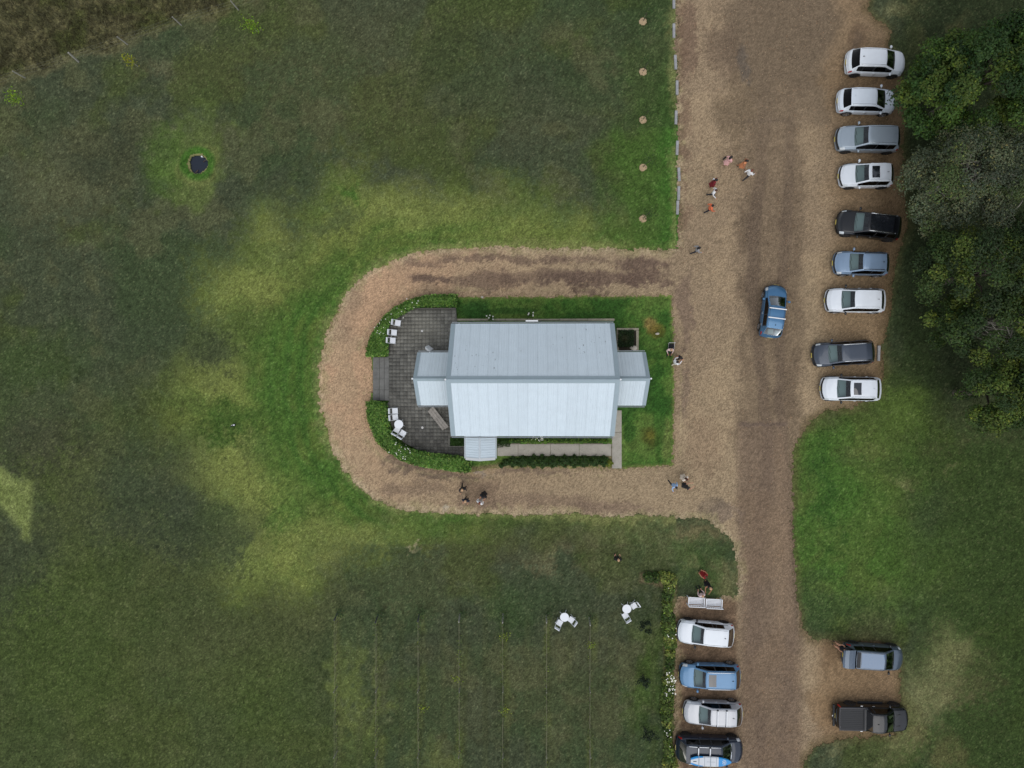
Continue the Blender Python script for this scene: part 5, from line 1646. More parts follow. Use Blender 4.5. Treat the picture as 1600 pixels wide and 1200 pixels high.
# timber sleepers along the drive
def make_sleeper(label, u, v0, v1, tilt=0):
    a, b = P(u, v0, .1), P(u, v1, .1)
    L = abs(a.y - b.y)
    m = MB(); m.box((0, 0, .075), (.20, L, .17))
    o = m.build("timber_sleeper", M_SLEEPER, bevel=.018)
    o.location = (a.x, (a.y + b.y) / 2, .0); o.rotation_euler.z = R(tilt)
    return tag(o, label, "sleeper", "grey timber sleepers marking the lawn edge")
sl = [(1053, -9, 13, 0, "topmost in the row, cut by the picture's upper edge"), (1053, 37, 59, 0, "second from the top of the row"), (1055.5, 86, 108, 2.5, "third from the top of the row"), (1058, 126, 148, 0, "fourth from the top of the row"),
      (1056.3, 173, 194, -1.5, "fifth from the top of the row"), (1058.2, 220, 242, -2, "sixth from the top of the row"), (1061, 262, 283, 2.5, "seventh from the top, leaning on green grass"), (1060.5, 291, 312.5, -1.5, "second last at the lower end of the row"), (1058.7, 313.5, 335, -2, "last at the lower end of the row")]
for u, v0, v1, a, lb in sl:
    make_sleeper("grey timber sleeper edging the lawn, " + lb, u, v0, v1, a)
make_sleeper("grey timber sleeper lying behind the dark grey wagon", 1373, 540, 564, -2)

# magpie on the lawn
t = thing("bird", "small black and white bird standing on the open lawn left of the loop", "bird", (*XY(367, 664), .04), R(25))
m = MB(); m.ell((0, 0, .16), (.17, .075, .08), 12, 8); m.ell((.15, 0, .25), (.06, .05, .05), 10, 7); m.tube([(.10, 0, .19), (.15, 0, .24)], .045, 7); m.tube([(-.13, 0, .16), (-.34, 0, .12)], [.05, .025], 6)
m.tube([(.20, 0, .25), (.27, 0, .245)], [.018, .004], 5)
for s in (1, -1): m.tube([(.0, s * .03, .1), (.01, s * .03, 0), (.06, s * .04, 0)], .008, 5)
m.build("body", CLOTH['black'], t, smooth=True)
m = MB(); m.ell((.04, 0, .215), (.09, .055, .035), 10, 6); m.ell((-.1, .055, .19), (.1, .02, .03), 8, 5); m.build("wing_patch", M_WHITE, t, smooth=True)
# ------------------------------------------------------------------ plants
def leaf_mat(name, rough=.55, trans=.25):
    m = bpy.data.materials.new(name); m.use_nodes = True
    nt = m.node_tree; b = nt.nodes['Principled BSDF']
    at = nt.nodes.new('ShaderNodeAttribute'); at.attribute_name = 'Col'
    nt.links.new(at.outputs['Color'], b.inputs['Base Color'])
    b.inputs['Roughness'].default_value = rough
    b.inputs['Specular IOR Level'].default_value = .25
    tr = nt.nodes.new('ShaderNodeBsdfTranslucent'); nt.links.new(at.outputs['Color'], tr.inputs['Color'])
    mx = nt.nodes.new('ShaderNodeMixShader'); mx.inputs[0].default_value = trans
    nt.links.new(b.outputs[0], mx.inputs[1]); nt.links.new(tr.outputs[0], mx.inputs[2])
    nt.links.new(mx.outputs[0], nt.nodes['Material Output'].inputs['Surface'])
    return m
M_LEAF = leaf_mat("leaves")
M_BARK = mat("bark", s2l((86, 78, 68)), rough=.95, noise=.3, scale=5)
M_BARKG = mat("grey_bark", s2l((140, 136, 124)), rough=.95, noise=.3, scale=5)
M_CORE = mat("hedge_core", s2l((30, 40, 22)), rough=1)
M_PETAL = mat("white_petal", s2l((236, 234, 222)), rough=.7)

def leaves(name, pos, nrm, size, col, parent, aspect=.55, droop=.25):
    """Leaf-sized four-cornered blades at pos, facing roughly along nrm."""
    n = len(pos)
    nrm = nrm + rng.normal(0, .42, (n, 3)); nrm /= np.linalg.norm(nrm, axis=1)[:, None] + 1e-9
    t = rng.normal(0, 1, (n, 3)); t -= nrm * (t * nrm).sum(1)[:, None]; t /= np.linalg.norm(t, axis=1)[:, None] + 1e-9
    b = np.cross(nrm, t)
    s = (size * rng.uniform(.65, 1.3, n))[:, None]
    a0 = pos - t * s * .5; a2 = pos + t * s * .5 - nrm * s * droop
    a1 = pos + b * s * aspect * .5 + nrm * s * .06; a3 = pos - b * s * aspect * .5 + nrm * s * .06
    V = np.stack([a0, a1, a2, a3], 1).reshape(-1, 3)
    F = np.arange(4 * n).reshape(n, 4)
    return np_mesh(name, V, F, M_LEAF, parent, np.repeat(col, 4, 0))

def clump_cols(n, base, var=.25, hue=.12, r=None):
    base = np.array(base)
    c = base[None] * rng.uniform(1 - var, 1 + var, (n, 1))
    pop = rng.random(n) < .07
    c[pop] *= np.array([2.0, 1.75, 1.2])
    c[:, 0] *= rng.uniform(1 - hue, 1 + hue * 2, n)
    c[:, 1] *= rng.uniform(1 - hue * .5, 1 + hue * .5, n)
    return np.clip(c, .002, 1)

def tree(name, label, base, crown, n_cl, leaf_n, leaf_s, cols, bark=None, cl_r=(.5, 1.0), limbs=9, twigs=0, trunk_r=.22, group=None, seed=1, gap=.35, flat=1.0):
    """crown: list of (dx, dy, dz, rx, ry, rz) lobes relative to the foot of the trunk."""
    rg = np.random.default_rng(seed)
    bark = bark or M_BARK
    t = thing(name, label, "tree", (base[0], base[1], 0), 0, group)
    clp, cll = [], []
    tries = 0
    while len(clp) < n_cl and tries < n_cl * 30:
        tries += 1
        w = np.array([c[3] * c[4] for c in crown]); L = crown[rg.choice(len(crown), p=w / w.sum())]
        d = rg.normal(0, 1, 3); d /= np.linalg.norm(d)
        if d[2] < -.35: continue
        # noisy shell with gaps
        ns = math.sin(d[0] * 5 + seed) * math.sin(d[1] * 6 + seed * 2) * .5 + rg.uniform(-.5, .5)
        if ns < -gap * 1.3: continue
        r = rg.uniform(.62, 1.0) + .10 * ns
        clp.append(np.array([L[0] + d[0] * L[3] * r, L[1] + d[1] * L[4] * r, L[2] + d[2] * L[5] * r * flat])); cll.append(d)
    clp = np.array(clp)
    # limbs to the clumps
    tb = MB()
    zc = np.mean([c[2] for c in crown]); zl = min(c[2] - c[5] * .5 for c in crown)
    fork = Vector((.1, .05, max(1.2, zl)))
    tb.tube([(0, 0, -.2), (.02, 0, .15), (.05, .02, fork.z * .6), fork], [trunk_r * 1.5, trunk_r, trunk_r * .85, trunk_r * .75], 10)
    tb.build("trunk", bark, t, smooth=True)
    lb = MB()
    mains = rg.choice(len(clp), min(limbs, len(clp)), replace=False)
    ends = []
    for q in mains:
        e_ = Vector(clp[q]); m1 = fork.lerp(e_, .4) + Vector((rg.uniform(-.3, .3), rg.uniform(-.3, .3), .35)); m2 = fork.lerp(e_, .75) + Vector((rg.uniform(-.25, .25), rg.uniform(-.25, .25), .3))
        lb.tube([fork - Vector((0, 0, .2)), m1, m2, e_], [trunk_r * .5, trunk_r * .32, trunk_r * .18, .02], 6)
        ends += [m1, m2]
    for q in range(twigs):
        e_ = Vector(clp[q % len(clp)]) + Vector(rg.normal(0, .35, 3)); s0 = ends[rg.integers(len(ends))]
        if (e_ - s0).length > 4.5: continue
        md = s0.lerp(e_, .5) + Vector(rg.normal(0, .22, 3)); m3 = s0.lerp(e_, .8) + Vector(rg.normal(0, .15, 3))
        lb.tube([s0, md, m3, e_], [.05, .035, .022, .008], 4)
        for kk in range(3):
            f2 = m3 + Vector(rg.normal(0, .45, 3))
            lb.tube([md.lerp(m3, rg.uniform(.2, .9)), f2], [.016, .006], 3)
    lb.build("limbs", bark, t, smooth=True)
    P_, N_, C_ = [], [], []
    for p, d in zip(clp, cll):
        r = rg.uniform(*cl_r)
        n = int(leaf_n * (r / np.mean(cl_r)) ** 2)
        u = rg.normal(0, 1, (n, 3)); u /= np.linalg.norm(u, axis=1)[:, None]
        u[:, 2] = np.where(u[:, 2] < -.3, -u[:, 2] * .5, u[:, 2])
        rad = r * rg.uniform(.45, 1.0, n)[:, None] ** .6 * (1 + .25 * np.sin(u[:, :1] * 7 + p[0] * 3) * np.sin(u[:, 1:2] * 8))
        P_.append(p + u * rad * np.array([1, 1, .75])); N_.append(u * .8 + d * .3 + np.array([0, 0, .5]))
        base_c = np.array(cols[rg.choice(len(cols))])
        C_.append(clump_cols(n, base_c * rg.uniform(.8, 1.2)))
    leaves("crown", np.concatenate(P_), np.concatenate(N_), leaf_s, np.concatenate(C_), t)
    return t

def at_z(u, v, z):
    """Foot of a plant whose middle, z metres up, was measured at u, v."""
    p = P(u, v, z); return (p.x, p.y)

DKG = [s2l((54, 82, 36)), s2l((44, 70, 32)), s2l((66, 94, 38)), s2l((80, 102, 42))]
MDG = [s2l((62, 84, 40)), s2l((50, 72, 34)), s2l((86, 104, 44)), s2l((46, 64, 34))]
GRY = [s2l((90, 102, 76)), s2l((76, 88, 68)), s2l((98, 108, 78)), s2l((84, 102, 60))]
gt = "trees along the right edge"
tree("evergreen_tree", "dense dark green evergreen tree at the upper right beside the white cars", at_z(1535, 125, 6.0),
     [(0, 0, 6.0, 4.6, 3.6, 3.2), (-2.6, -.6, 5.0, 2.4, 2.6, 2.2), (3.2, 1.0, 6.2, 3.2, 3.2, 2.8), (1.2, 1.7, 6.0, 3.4, 2.0, 2.6)], 230, 230, .19, DKG, seed=3, cl_r=(.5, .95), group=gt, limbs=14, gap=.45)
tree("sparse_tree", "grey leaved tree with thin bare twigs between two dark green trees", at_z(1512, 272, 5.5),
     [(0, 0, 5.5, 4.0, 3.4, 2.4), (-2.0, -1.2, 5.0, 2.4, 2.6, 1.8), (3.0, -.6, 5.6, 3.2, 3.4, 2.4)], 190, 240, .14, GRY, bark=M_BARKG, seed=8, cl_r=(.5, 1.0), group=gt, limbs=16, twigs=60, gap=.4, trunk_r=.2)
tree("broadleaf_tree", "dark green tree below the grey tree, level with the blue grey car", at_z(1540, 425, 6.0),
     [(0, 0, 6.0, 3.8, 2.8, 2.6), (-2.4, .2, 5.0, 1.8, 2.2, 1.8), (2.8, .6, 6.2, 2.6, 2.8, 2.6)], 125, 230, .175, MDG, seed=12, cl_r=(.5, .95), group=gt, limbs=12, gap=.25, twigs=20)
tree("broadleaf_tree", "open dark green tree with a pale forked limb, level with the dark grey wagon", at_z(1545, 515, 5.0),
     [(0, 0, 5.2, 3.0, 2.4, 2.2), (-2.2, .5, 4.2, 1.6, 1.8, 1.4), (2.6, .3, 5.2, 2.4, 2.4, 2.2)], 84, 220, .175, MDG, bark=M_BARKG, seed=21, cl_r=(.45, .9), group=gt, limbs=12, gap=.1, twigs=30)
tree("broadleaf_tree", "lowest green tree of the row, reaching over the lawn at the right edge", at_z(1562, 615, 5.0),
     [(0, 0, 5.2, 2.8, 2.4, 2.4), (-1.2, -.9, 4.4, 1.5, 1.4, 1.5), (2.2, .4, 5.2, 2.4, 2.6, 2.2)], 84, 230, .175, [s2l((84, 104, 42)), s2l((64, 86, 38)), s2l((50, 72, 34))], seed=33, cl_r=(.45, .9), group=gt, limbs=10, gap=.2)

# unseen wood past the right edge, added for windscreens to reflect: one foliage mass
n = 26000
bx = 49.5 + rng.normal(0, 2.2, n); by = rng.uniform(-62, 62, n)
bz = rng.uniform(0, 1, n) ** .8 * (8.5 + 2.5 * np.sin(by * .55) + 1.5 * np.sin(by * 1.3 + 1))
wd = leaves("unseen_wood", np.stack([bx, by, bz], 1), np.stack([-np.ones(n), np.zeros(n), np.ones(n) * .4], 1), 1.3, clump_cols(n, s2l((50, 70, 34)), .4), None)
tag(wd, "unseen dark wood added beyond the right edge for reflections", "wood", kind='stuff')

# clipped hedges ------------------------------------------------------------
def hedge_poly(name, label, px, h, z0, n, size, cols, flowers=(), fl_n=0, var_pat=True, group=None, cat="hedge", core=True, sparse=0.0):
    pts = [XY(u, v, z0 + h) for u, v in px]
    cx, cy = np.mean([p[0] for p in pts]), np.mean([p[1] for p in pts])
    t = thing(name, label, cat, (cx, cy, z0), 0, group)
    loc = [(p[0] - cx, p[1] - cy) for p in pts]
    X = np.array([p[0] for p in loc]); Y = np.array([p[1] for p in loc])
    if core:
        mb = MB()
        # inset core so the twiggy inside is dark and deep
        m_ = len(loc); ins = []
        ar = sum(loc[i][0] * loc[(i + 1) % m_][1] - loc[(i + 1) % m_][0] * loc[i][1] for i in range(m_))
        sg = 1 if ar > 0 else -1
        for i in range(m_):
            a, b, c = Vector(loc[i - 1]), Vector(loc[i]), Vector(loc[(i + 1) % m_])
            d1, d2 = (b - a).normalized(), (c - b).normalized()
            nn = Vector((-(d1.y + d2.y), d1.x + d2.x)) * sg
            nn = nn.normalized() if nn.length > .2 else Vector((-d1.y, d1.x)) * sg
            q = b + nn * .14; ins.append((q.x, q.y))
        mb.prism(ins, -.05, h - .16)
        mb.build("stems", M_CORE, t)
    px_, py_ = rng.uniform(X.min(), X.max(), n * 6), rng.uniform(Y.min(), Y.max(), n * 6)
    sd_ = sdf_poly(px_, py_, loc)
    lump = fbm(px_ + cx, py_ + cy, .55, 777 + len(px), 3)
    if sparse: keep = (sd_ < .02) & (fbm(px_ + cx, py_ + cy, .45, 871, 3) > sparse)
    else: keep = sd_ < -.0
    px_, py_, sd_, lump = px_[keep][:n], py_[keep][:n], sd_[keep][:n], lump[keep][:n]
    d = -sd_
    edge = np.clip(d / .28, 0, 1)
    z = h * (.80 + .20 * edge ** .5) + (lump - .5) * .22
    side = (d < .16) & (rng.random(len(d)) < .55)
    z = np.where(side, rng.uniform(.05, 1, len(d)) * h * .95, z)
    # outward slope normals from the distance field
    e = .02
    gx_ = (sdf_poly(px_ + e, py_, loc) - sd_) / e; gy_ = (sdf_poly(px_, py_ + e, loc) - sd_) / e
    k = np.where(d < .25, 1.0, .12)
    nrm = np.stack([gx_ * k, gy_ * k, np.where(side, .3, 1.0)], 1)
    cs = np.array(cols)[rng.integers(0, len(cols), len(px_))]
    pat = fbm(px_ + cx, py_ + cy, .9, 99, 3)[:, None]
    cs = cs * rng.uniform(.5, 1.65, (len(px_), 1)) * (.65 + .7 * pat)
    yl = (rng.random(len(px_)) < .06)[:, None]
    cs = np.where(yl, cs * np.array([1.7, 1.45, 1.0]), cs)
    leaves("foliage", np.stack([px_, py_, z], 1), nrm, size, np.clip(cs, 0, 1), t, aspect=.6)
    if fl_n:
        fm = MB()
        for i in range(fl_n):
            u, v, su, sv = flowers[i % len(flowers)]
            x, y = XY(rnd.gauss(u, su), rnd.gauss(v, sv), z0 + h)
            x -= cx; y -= cy
            z_ = h + rnd.uniform(-.02, .12); r = rnd.uniform(.018, .042)
            for q in range(5):
                a = 2 * PI * q / 5 + i
                fm.add([(x, y, z_), (x + r * math.cos(a - .5), y + r * math.sin(a - .5), z_ + .02), (x + r * 1.25 * math.cos(a), y + r * 1.25 * math.sin(a), z_ + .025), (x + r * math.cos(a + .5), y + r * math.sin(a + .5), z_ + .02)], [(0, 1, 2, 3)])
        f_o = fm.build("blossom", M_PETAL, t); f_o['kind'] = 'stuff'
    return t

HG = [s2l((84, 124, 50)), s2l((66, 106, 42)), s2l((104, 138, 62)), s2l((122, 150, 78))]
UP = ([(715, 459)] + catmull([(714, 459), (680, 459), (650, 464), (622, 476), (597, 496), (580, 521), (571, 546), (569.5, 557)], 3) +
      catmull([(606, 556.5), (606, 537), (604, 521), (607, 508), (615, 500), (627, 492), (641, 484), (656, 479.5), (713, 479)], 3))
hedge_poly("clipped_hedge", "curved clipped hedge round the upper left corner of the terrace", UP, 1.0, .0, 5600, .18, HG,
           [(597, 515, 8, 10), (610, 505, 8, 6), (626, 490, 6, 5), (640, 475, 8, 5), (590, 520, 4, 4)], 28, group="clipped hedges round the terrace")
LOW = (catmull([(570, 628), (572, 650), (578, 670), (588, 690), (608, 710), (638, 725), (670, 732), (702, 737), (735, 740)], 3) +
       catmull([(736.5, 722), (723, 713), (690, 710), (668, 707), (630, 697), (612, 677), (606, 645), (603, 631), (585, 626)], 3))
hedge_poly("clipped_hedge", "curved clipped hedge round the lower left corner of the terrace", LOW, 1.05, .0, 6600, .18, HG,
           [(622, 705, 9, 4), (634, 700, 6, 4), (628, 715, 6, 3), (622, 696, 3, 4)], 26, group="clipped hedges round the terrace")
hedge_poly("low_hedge", "narrow bright green planting against the south wall under the eave", [(795, 681.5), (951, 681.5), (950, 691), (930, 692), (880, 692), (795, 691.5)], .5, .0, 1500, .15,
           [s2l((98, 124, 46)), s2l((70, 100, 38)), s2l((50, 80, 32))], [(835, 684, 2.5, 1.5), (843, 686, 2.5, 2), (846, 684, 1, 1)], 26)
# the row of round shrubs between path and drive: each a plant of its own
for i, (u, v, r) in enumerate([(790, 723, .30), (783, 728, .2), (801.5, 722, .45), (817, 721.5, .52), (833, 721.5, .55), (848, 721.5, .56), (865, 721.5, .55), (882, 721.5, .54), (898, 721.5, .54), (914, 721, .52), (930, 721, .50), (944, 721, .46), (952, 723.5, .32)]):
    h = .34 + r * .55
    x, y = at_z(u, v, h * .7)
    names = ["small tuft second from the left end", "smallest tuft at the left end", "third from the left", "fourth from the left", "fifth from the left", "sixth from the left", "middle one", "sixth from the right", "fifth from the right", "fourth from the right", "third from the right", "second from the right", "yellowish one at the right end"]
    t = thing("shrub", "round dark shrub below the concrete path, " + names[i], "shrub", (x, y, 0), 0, "round shrubs below the concrete path")
    n = int(1500 * r)
    q = rng.normal(0, 1, (n, 3)); q /= np.linalg.norm(q, axis=1)[:, None]; q[:, 2] = np.abs(q[:, 2])
    lum = 1 + .2 * np.sin(q[:, :1] * 6 + i) * np.sin(q[:, 1:2] * 7 + i)
    pos = q * lum * np.array([r, r * .95, h]) * rng.uniform(.7, 1, (n, 1))
    base = (s2l((110, 124, 44)) if i == 12 else s2l((52, 78, 34)))
    leaves("foliage", pos, q + np.array([0, 0, .4]), .13, clump_cols(n, base, .4), t)
# small turf pads either side of the south porch
for nm, px, lb in (("a", [(703, 684), (725, 684), (725, 697), (703, 697)], "square pad of dark green ground cover left of the south porch"), ("b", [(777, 684), (797, 684), (797, 698), (787, 699), (777, 700)], "square pad of dark green ground cover right of the south porch")):
    hedge_poly("ground_cover", lb, px, .12 if nm == 'b' else .42, 0, 900, .08, [s2l((50, 74, 32)), s2l((58, 86, 36))], core=False, cat="ground cover")
# dark planting in the square bed
t = thing("bed_plant", "dark leafy plants filling the square garden bed", "plant", (*at_z(978, 528, .4), .15))
n = 1100
q = np.stack([rng.uniform(-.62, .62, n), rng.uniform(-.7, .6, n), rng.uniform(.05, .5, n)], 1)
ctr = np.exp(-((q[:, 0] + .1) ** 2 + (q[:, 1] + .05) ** 2) / .06)
cc = clump_cols(n, s2l((36, 56, 26)), .4); cc = cc + (np.array(s2l((92, 92, 62))) - cc) * (ctr * .7)[:, None]
leaves("foliage", q, np.tile([0, 0, 1.0], (n, 1)), .14, cc, t)
# flowering stems by the north wall
for u, v, lb in ((766, 497, "spindly white flowering plant at the north wall, the left one"), (828, 491, "spindly white flowering plant at the north wall, the right one by the pale rain head")):
    t = thing("flowering_plant", lb, "plant", (*at_z(u, v, .6), .0))
    sm = MB()
    for k in range(7): sm.tube([(0, 0, 0), (rnd.uniform(-.12, .12), rnd.uniform(-.1, .1), .4), (rnd.uniform(-.35, .35), rnd.uniform(-.25, .25), .75)], [.012, .01, .006], 4)
    sm.build("stem", M_LEAFSTEM if 'M_LEAFSTEM' in globals() else M_CORE, t)
    n = 90; q = np.stack([rng.normal(0, .2, n), rng.normal(0, .14, n), rng.uniform(.2, .75, n)], 1)
    leaves("foliage", q, np.tile([0, 0, 1.0], (n, 1)), .11, clump_cols(n, s2l((78, 110, 50))), t)
    for k in range(5):
        fm = MB(); x, y = rnd.uniform(-.32, .32), rnd.uniform(-.22, .22)
        for a in range(5):
            an = 2 * PI * a / 5; r = .05
            fm.add([(x, y, .78), (x + r * math.cos(an - .5), y + r * math.sin(an - .5), .80), (x + r * 1.3 * math.cos(an), y + r * 1.3 * math.sin(an), .80), (x + r * math.cos(an + .5), y + r * math.sin(an + .5), .80)], [(0, 1, 2, 3)])
        fm.build("blossom", M_PETAL, t)

# the rose bed: one rose bush after another
RG_ = [s2l((98, 120, 56)), s2l((80, 104, 46)), s2l((120, 136, 66)), s2l((68, 92, 42))]
spots = [(1015, 904, .38), (1026, 904, .42), (1037, 903, .45), (1048, 909, .55), (1047, 921, .5), (1045, 933, .5)] + [(1046 + 3 * math.sin(v_ / 31.0), v_, .46 + .1 * math.sin(v_ / 17.0)) for v_ in range(945, 1215, 11)]
wf = {}
desc = ["beside the bare mulch at the bed's left end", "second along the bed's short arm", "third along the bed's short arm", "at the corner of the bed", "just below the corner of the bed", "level with the white benches"]
for i, (u, v, r) in enumerate(spots):
    white = (1045 < v < 1082) or abs(v - 992) < 7 or abs(v - 1143) < 8
    h = .75 + rnd.uniform(-.15, .25)
    lb = "leafy rose bush in the long bed, " + (desc[i] if i < 6 else "number %d counted down the long side" % (i - 5))
    if white and 1045 < v < 1082: lb = "rose bush covered in white blooms beside the blue wagon" if i % 2 else "white blooming rose bush in the bed just in front of the blue wagon's bonnet"
    if v > 1200: continue
    t = thing("rose_bush", "", "shrub", (*at_z(u, v, h * .7), 0), 0, "rose bushes in the bed beside the parked cars")
    near = min([("white hatchback", 991), ("mid blue wagon", 1057), ("warm silver hatchback", 1116), ("navy wagon", 1172)], key=lambda c_: abs(c_[1] - v))
    wf[near[0]] = wf.get(near[0], 0) + (1 if i >= 6 else 0)
    if i >= 6:
        lb = "%s rose bush beside the %s, %s one down" % ("white blooming" if white else "leafy", near[0], ["first", "second", "third", "fourth", "fifth", "sixth", "seventh", "eighth"][wf[near[0]] - 1])
    t['label'] = lb
    n = int(440 * (r / .5) ** 2)
    q = rng.normal(0, 1, (n, 3)); q /= np.linalg.norm(q, axis=1)[:, None]; q[:, 2] = np.abs(q[:, 2])
    pos = q * rng.uniform(.45, 1.05, (n, 1)) * np.array([r * rnd.uniform(.85, 1.15), r * rnd.uniform(.9, 1.2), h])
    leaves("foliage", pos, q + np.array([0, 0, .7]), .19, clump_cols(n, RG_[rnd.randrange(4)], .62), t)
    sm = MB()
    for k in range(6): sm.tube([(0, 0, 0), (rnd.uniform(-.15, .15), rnd.uniform(-.15, .15), h * .5), (rnd.uniform(-r, r) * .7, rnd.uniform(-r, r) * .7, h * .9)], [.018, .013, .008], 4)
    sm.build("stem", M_BARK, t)
    if white or rnd.random() < .12:
        for k in range(16 if 1045 < v < 1082 else 5 if white else 1):
            fm = MB(); x, y = rnd.uniform(-r, r) * .9, rnd.uniform(-r, r) * .9; z_ = h * .95 + rnd.uniform(0, .15); rr = rnd.uniform(.025, .05)
            for a in range(6):
                an = 2 * PI * a / 6
                fm.add([(x, y, z_), (x + rr * math.cos(an - .55), y + rr * math.sin(an - .55), z_ + .03), (x + rr * 1.2 * math.cos(an), y + rr * 1.2 * math.sin(an), z_ + .03), (x + rr * math.cos(an + .55), y + rr * math.sin(an + .55), z_ + .03)], [(0, 1, 2, 3)])
            fm.build("blossom", M_PETAL, t)

# young trees in mulch rings along the upper lawn
M_MULCH = mat("straw_mulch", s2l((176, 152, 120)), rough=1, noise=.35, scale=9, fine=(30, .25))
ML = ["topmost", "second from the top", "third from the top", "third from the bottom", "second from the bottom", "lowest"]
for i, v in enumerate((34, 112.5, 187.5, 262, 342)):
    nm = ["topmost of five", "second from the top", "middle one of five", "second from the bottom", "lowest of five"][i]
    x, y = XY(1004.5, v)
    mm = MB(); vs = [(0, 0, .13)]; n = 26; fs = []
    for ring_, (rr, zz) in enumerate(((.12, .10), (.24, .12), (.30, .02))):
        for k in range(n):
            a = 2 * PI * k / n; q = rr * (1 + rnd.uniform(-.1, .1))
            vs.append((q * math.cos(a), q * math.sin(a), zz))
    fs = [(0, 1 + k, 1 + (k + 1) % n) for k in range(n)]
    for r_ in range(2):
        for k in range(n):
            a, b = 1 + r_ * n + k, 1 + r_ * n + (k + 1) % n
            fs.append((a, a + n, b + n, b))
    mm.add(vs, fs); o = mm.build("mulch_ring", M_MULCH); o.location = (x, y, .02)
    tag(o, "pale round mulch ring on the upper lawn, %s" % nm, "mulch", "mulch rings on the upper lawn")
    t = thing("sapling", "young thin tree growing from a mulch ring on the upper lawn, %s" % nm, "tree", (x, y, .06), 0, "saplings in mulch rings")
    sm = MB(); top = Vector((.28 + rnd.uniform(-.1, .1), .12 if i > 1 else .2, 1.6)); sm.tube([(0, 0, 0), (.08, .04, .8), top], [.03, .022, .01], 6); sm.build("trunk", M_BARK, t)
    n = 130; q = np.stack([rng.normal(top.x * .8, .26, n), rng.normal(top.y, .26, n), rng.uniform(.6, 1.9, n)], 1)
    leaves("crown", q, np.tile([0, 0, 1.0], (n, 1)), .11, clump_cols(n, s2l((56, 80, 38)), .35), t)
# small dark shrubs on the lawn beside the roses
for i, (u, v, s) in enumerate(((1007, 979, 1.0), (1007.5, 1064, .85), (1010, 1148, .9))):
    t = thing("young_tree", "small dark leafy tree on the lawn left of the rose bed, %s of three" % ("topmost", "middle", "lowest")[i], "tree", (*at_z(u, v, 1.1), 0), 0, "small dark trees left of the rose bed")
    sm = MB(); sm.tube([(0, 0, 0), (.02, 0, .8), (0, .05, 1.5)], [.035, .025, .012], 6); sm.build("trunk", M_BARK, t)
    pos_, nr_ = [], []
    for k in range(11):
        c_ = rng.normal(0, 1, 3) * np.array([.26, .28, .3]) * s + np.array([0, 0, 1.2]); m_ = 34
        q = rng.normal(0, 1, (m_, 3)); pos_.append(c_ + q * .11); nr_.append(q * .6 + np.array([0, 0, .8]))
    leaves("crown", np.concatenate(pos_), np.concatenate(nr_), .13, clump_cols(11 * 34, s2l((28, 44, 26)), .35), t)
# yellow-green saplings near the paddock fence
for u, v, ub, vb, yl, lb in ((391, 38, 402, 49, 0, "bright green sapling near the paddock fence, the right one of three"), (199, 92, 216, 104, 1, "yellowish thin sapling near the paddock fence, the middle one"), (19, 151, 34, 161, 0, "bright green sapling at the left edge of the picture")):
    bx, by = XY(ub, vb); z = 2.0
    tp = P(u, v, z)
    t = thing("sapling", lb, "tree", (bx, by, 0), 0, "saplings near the paddock fence")
    d = Vector((tp.x - bx, tp.y - by, z))
    sm = MB(); sm.tube([(0, 0, 0), d * .5, d], [.035, .026, .012], 6); sm.build("trunk", M_BARKG, t)
    n = 190 if not yl else 130
    kk = rng.uniform(.55, 1.15, n)[:, None]; q = np.array(d)[None] * kk + rng.normal(0, 1, (n, 3)) * np.array([.28, .24, .3]) * (1.0 if not yl else .75)
    leaves("crown", q, np.tile([0, 0, 1.0], (n, 1)), .15, clump_cols(n, s2l((104, 136, 34)) if not yl else s2l((128, 134, 38)), .35), t)

# paddock fence -----------------------------------------------------------
M_POST = mat("grey_post", s2l((138, 136, 126)), rough=.95, noise=.25, scale=8)
M_WIRE = mat("fence_wire", s2l((120, 120, 112)), rough=.6)
fb = [(40, 122), (123, 97), (200, 70), (284, 40), (373, 16)]
fx = thing("wire_fence", "old post and wire fence between the mown lawn and the dry paddock", "fence", (*XY(*fb[0]), 0))
prev = None
ends_ = []
for i, (u, v) in enumerate([(-45, 150)] + fb + [(460, -12)]):
    p = P(u, v); l = (p.x - fx.location.x, p.y - fx.location.y)
    lean = Vector((-.08 + rnd.uniform(-.1, .1), .06 + rnd.uniform(-.1, .1), 1.25))
    mb = MB(); rr = .075 if i == 2 else .05
    mb.tube([(l[0], l[1], -.1), (l[0] + lean.x, l[1] + lean.y, lean.z)], [rr, rr * .9], 8); mb.build("post", M_POST, fx)
    ends_.append((Vector((l[0], l[1], 0)), lean))
for k in (.4, .7, .95):
    mb = MB()
    for (a, la), (b, lb_) in zip(ends_[:-1], ends_[1:]):
        p0, p1 = a + la * k, b + lb_ * k
        mb.tube([p0, p0.lerp(p1, .5) - Vector((0, 0, .06)), p1], .003, 4)
    mb.build("wire", M_WIRE, fx)

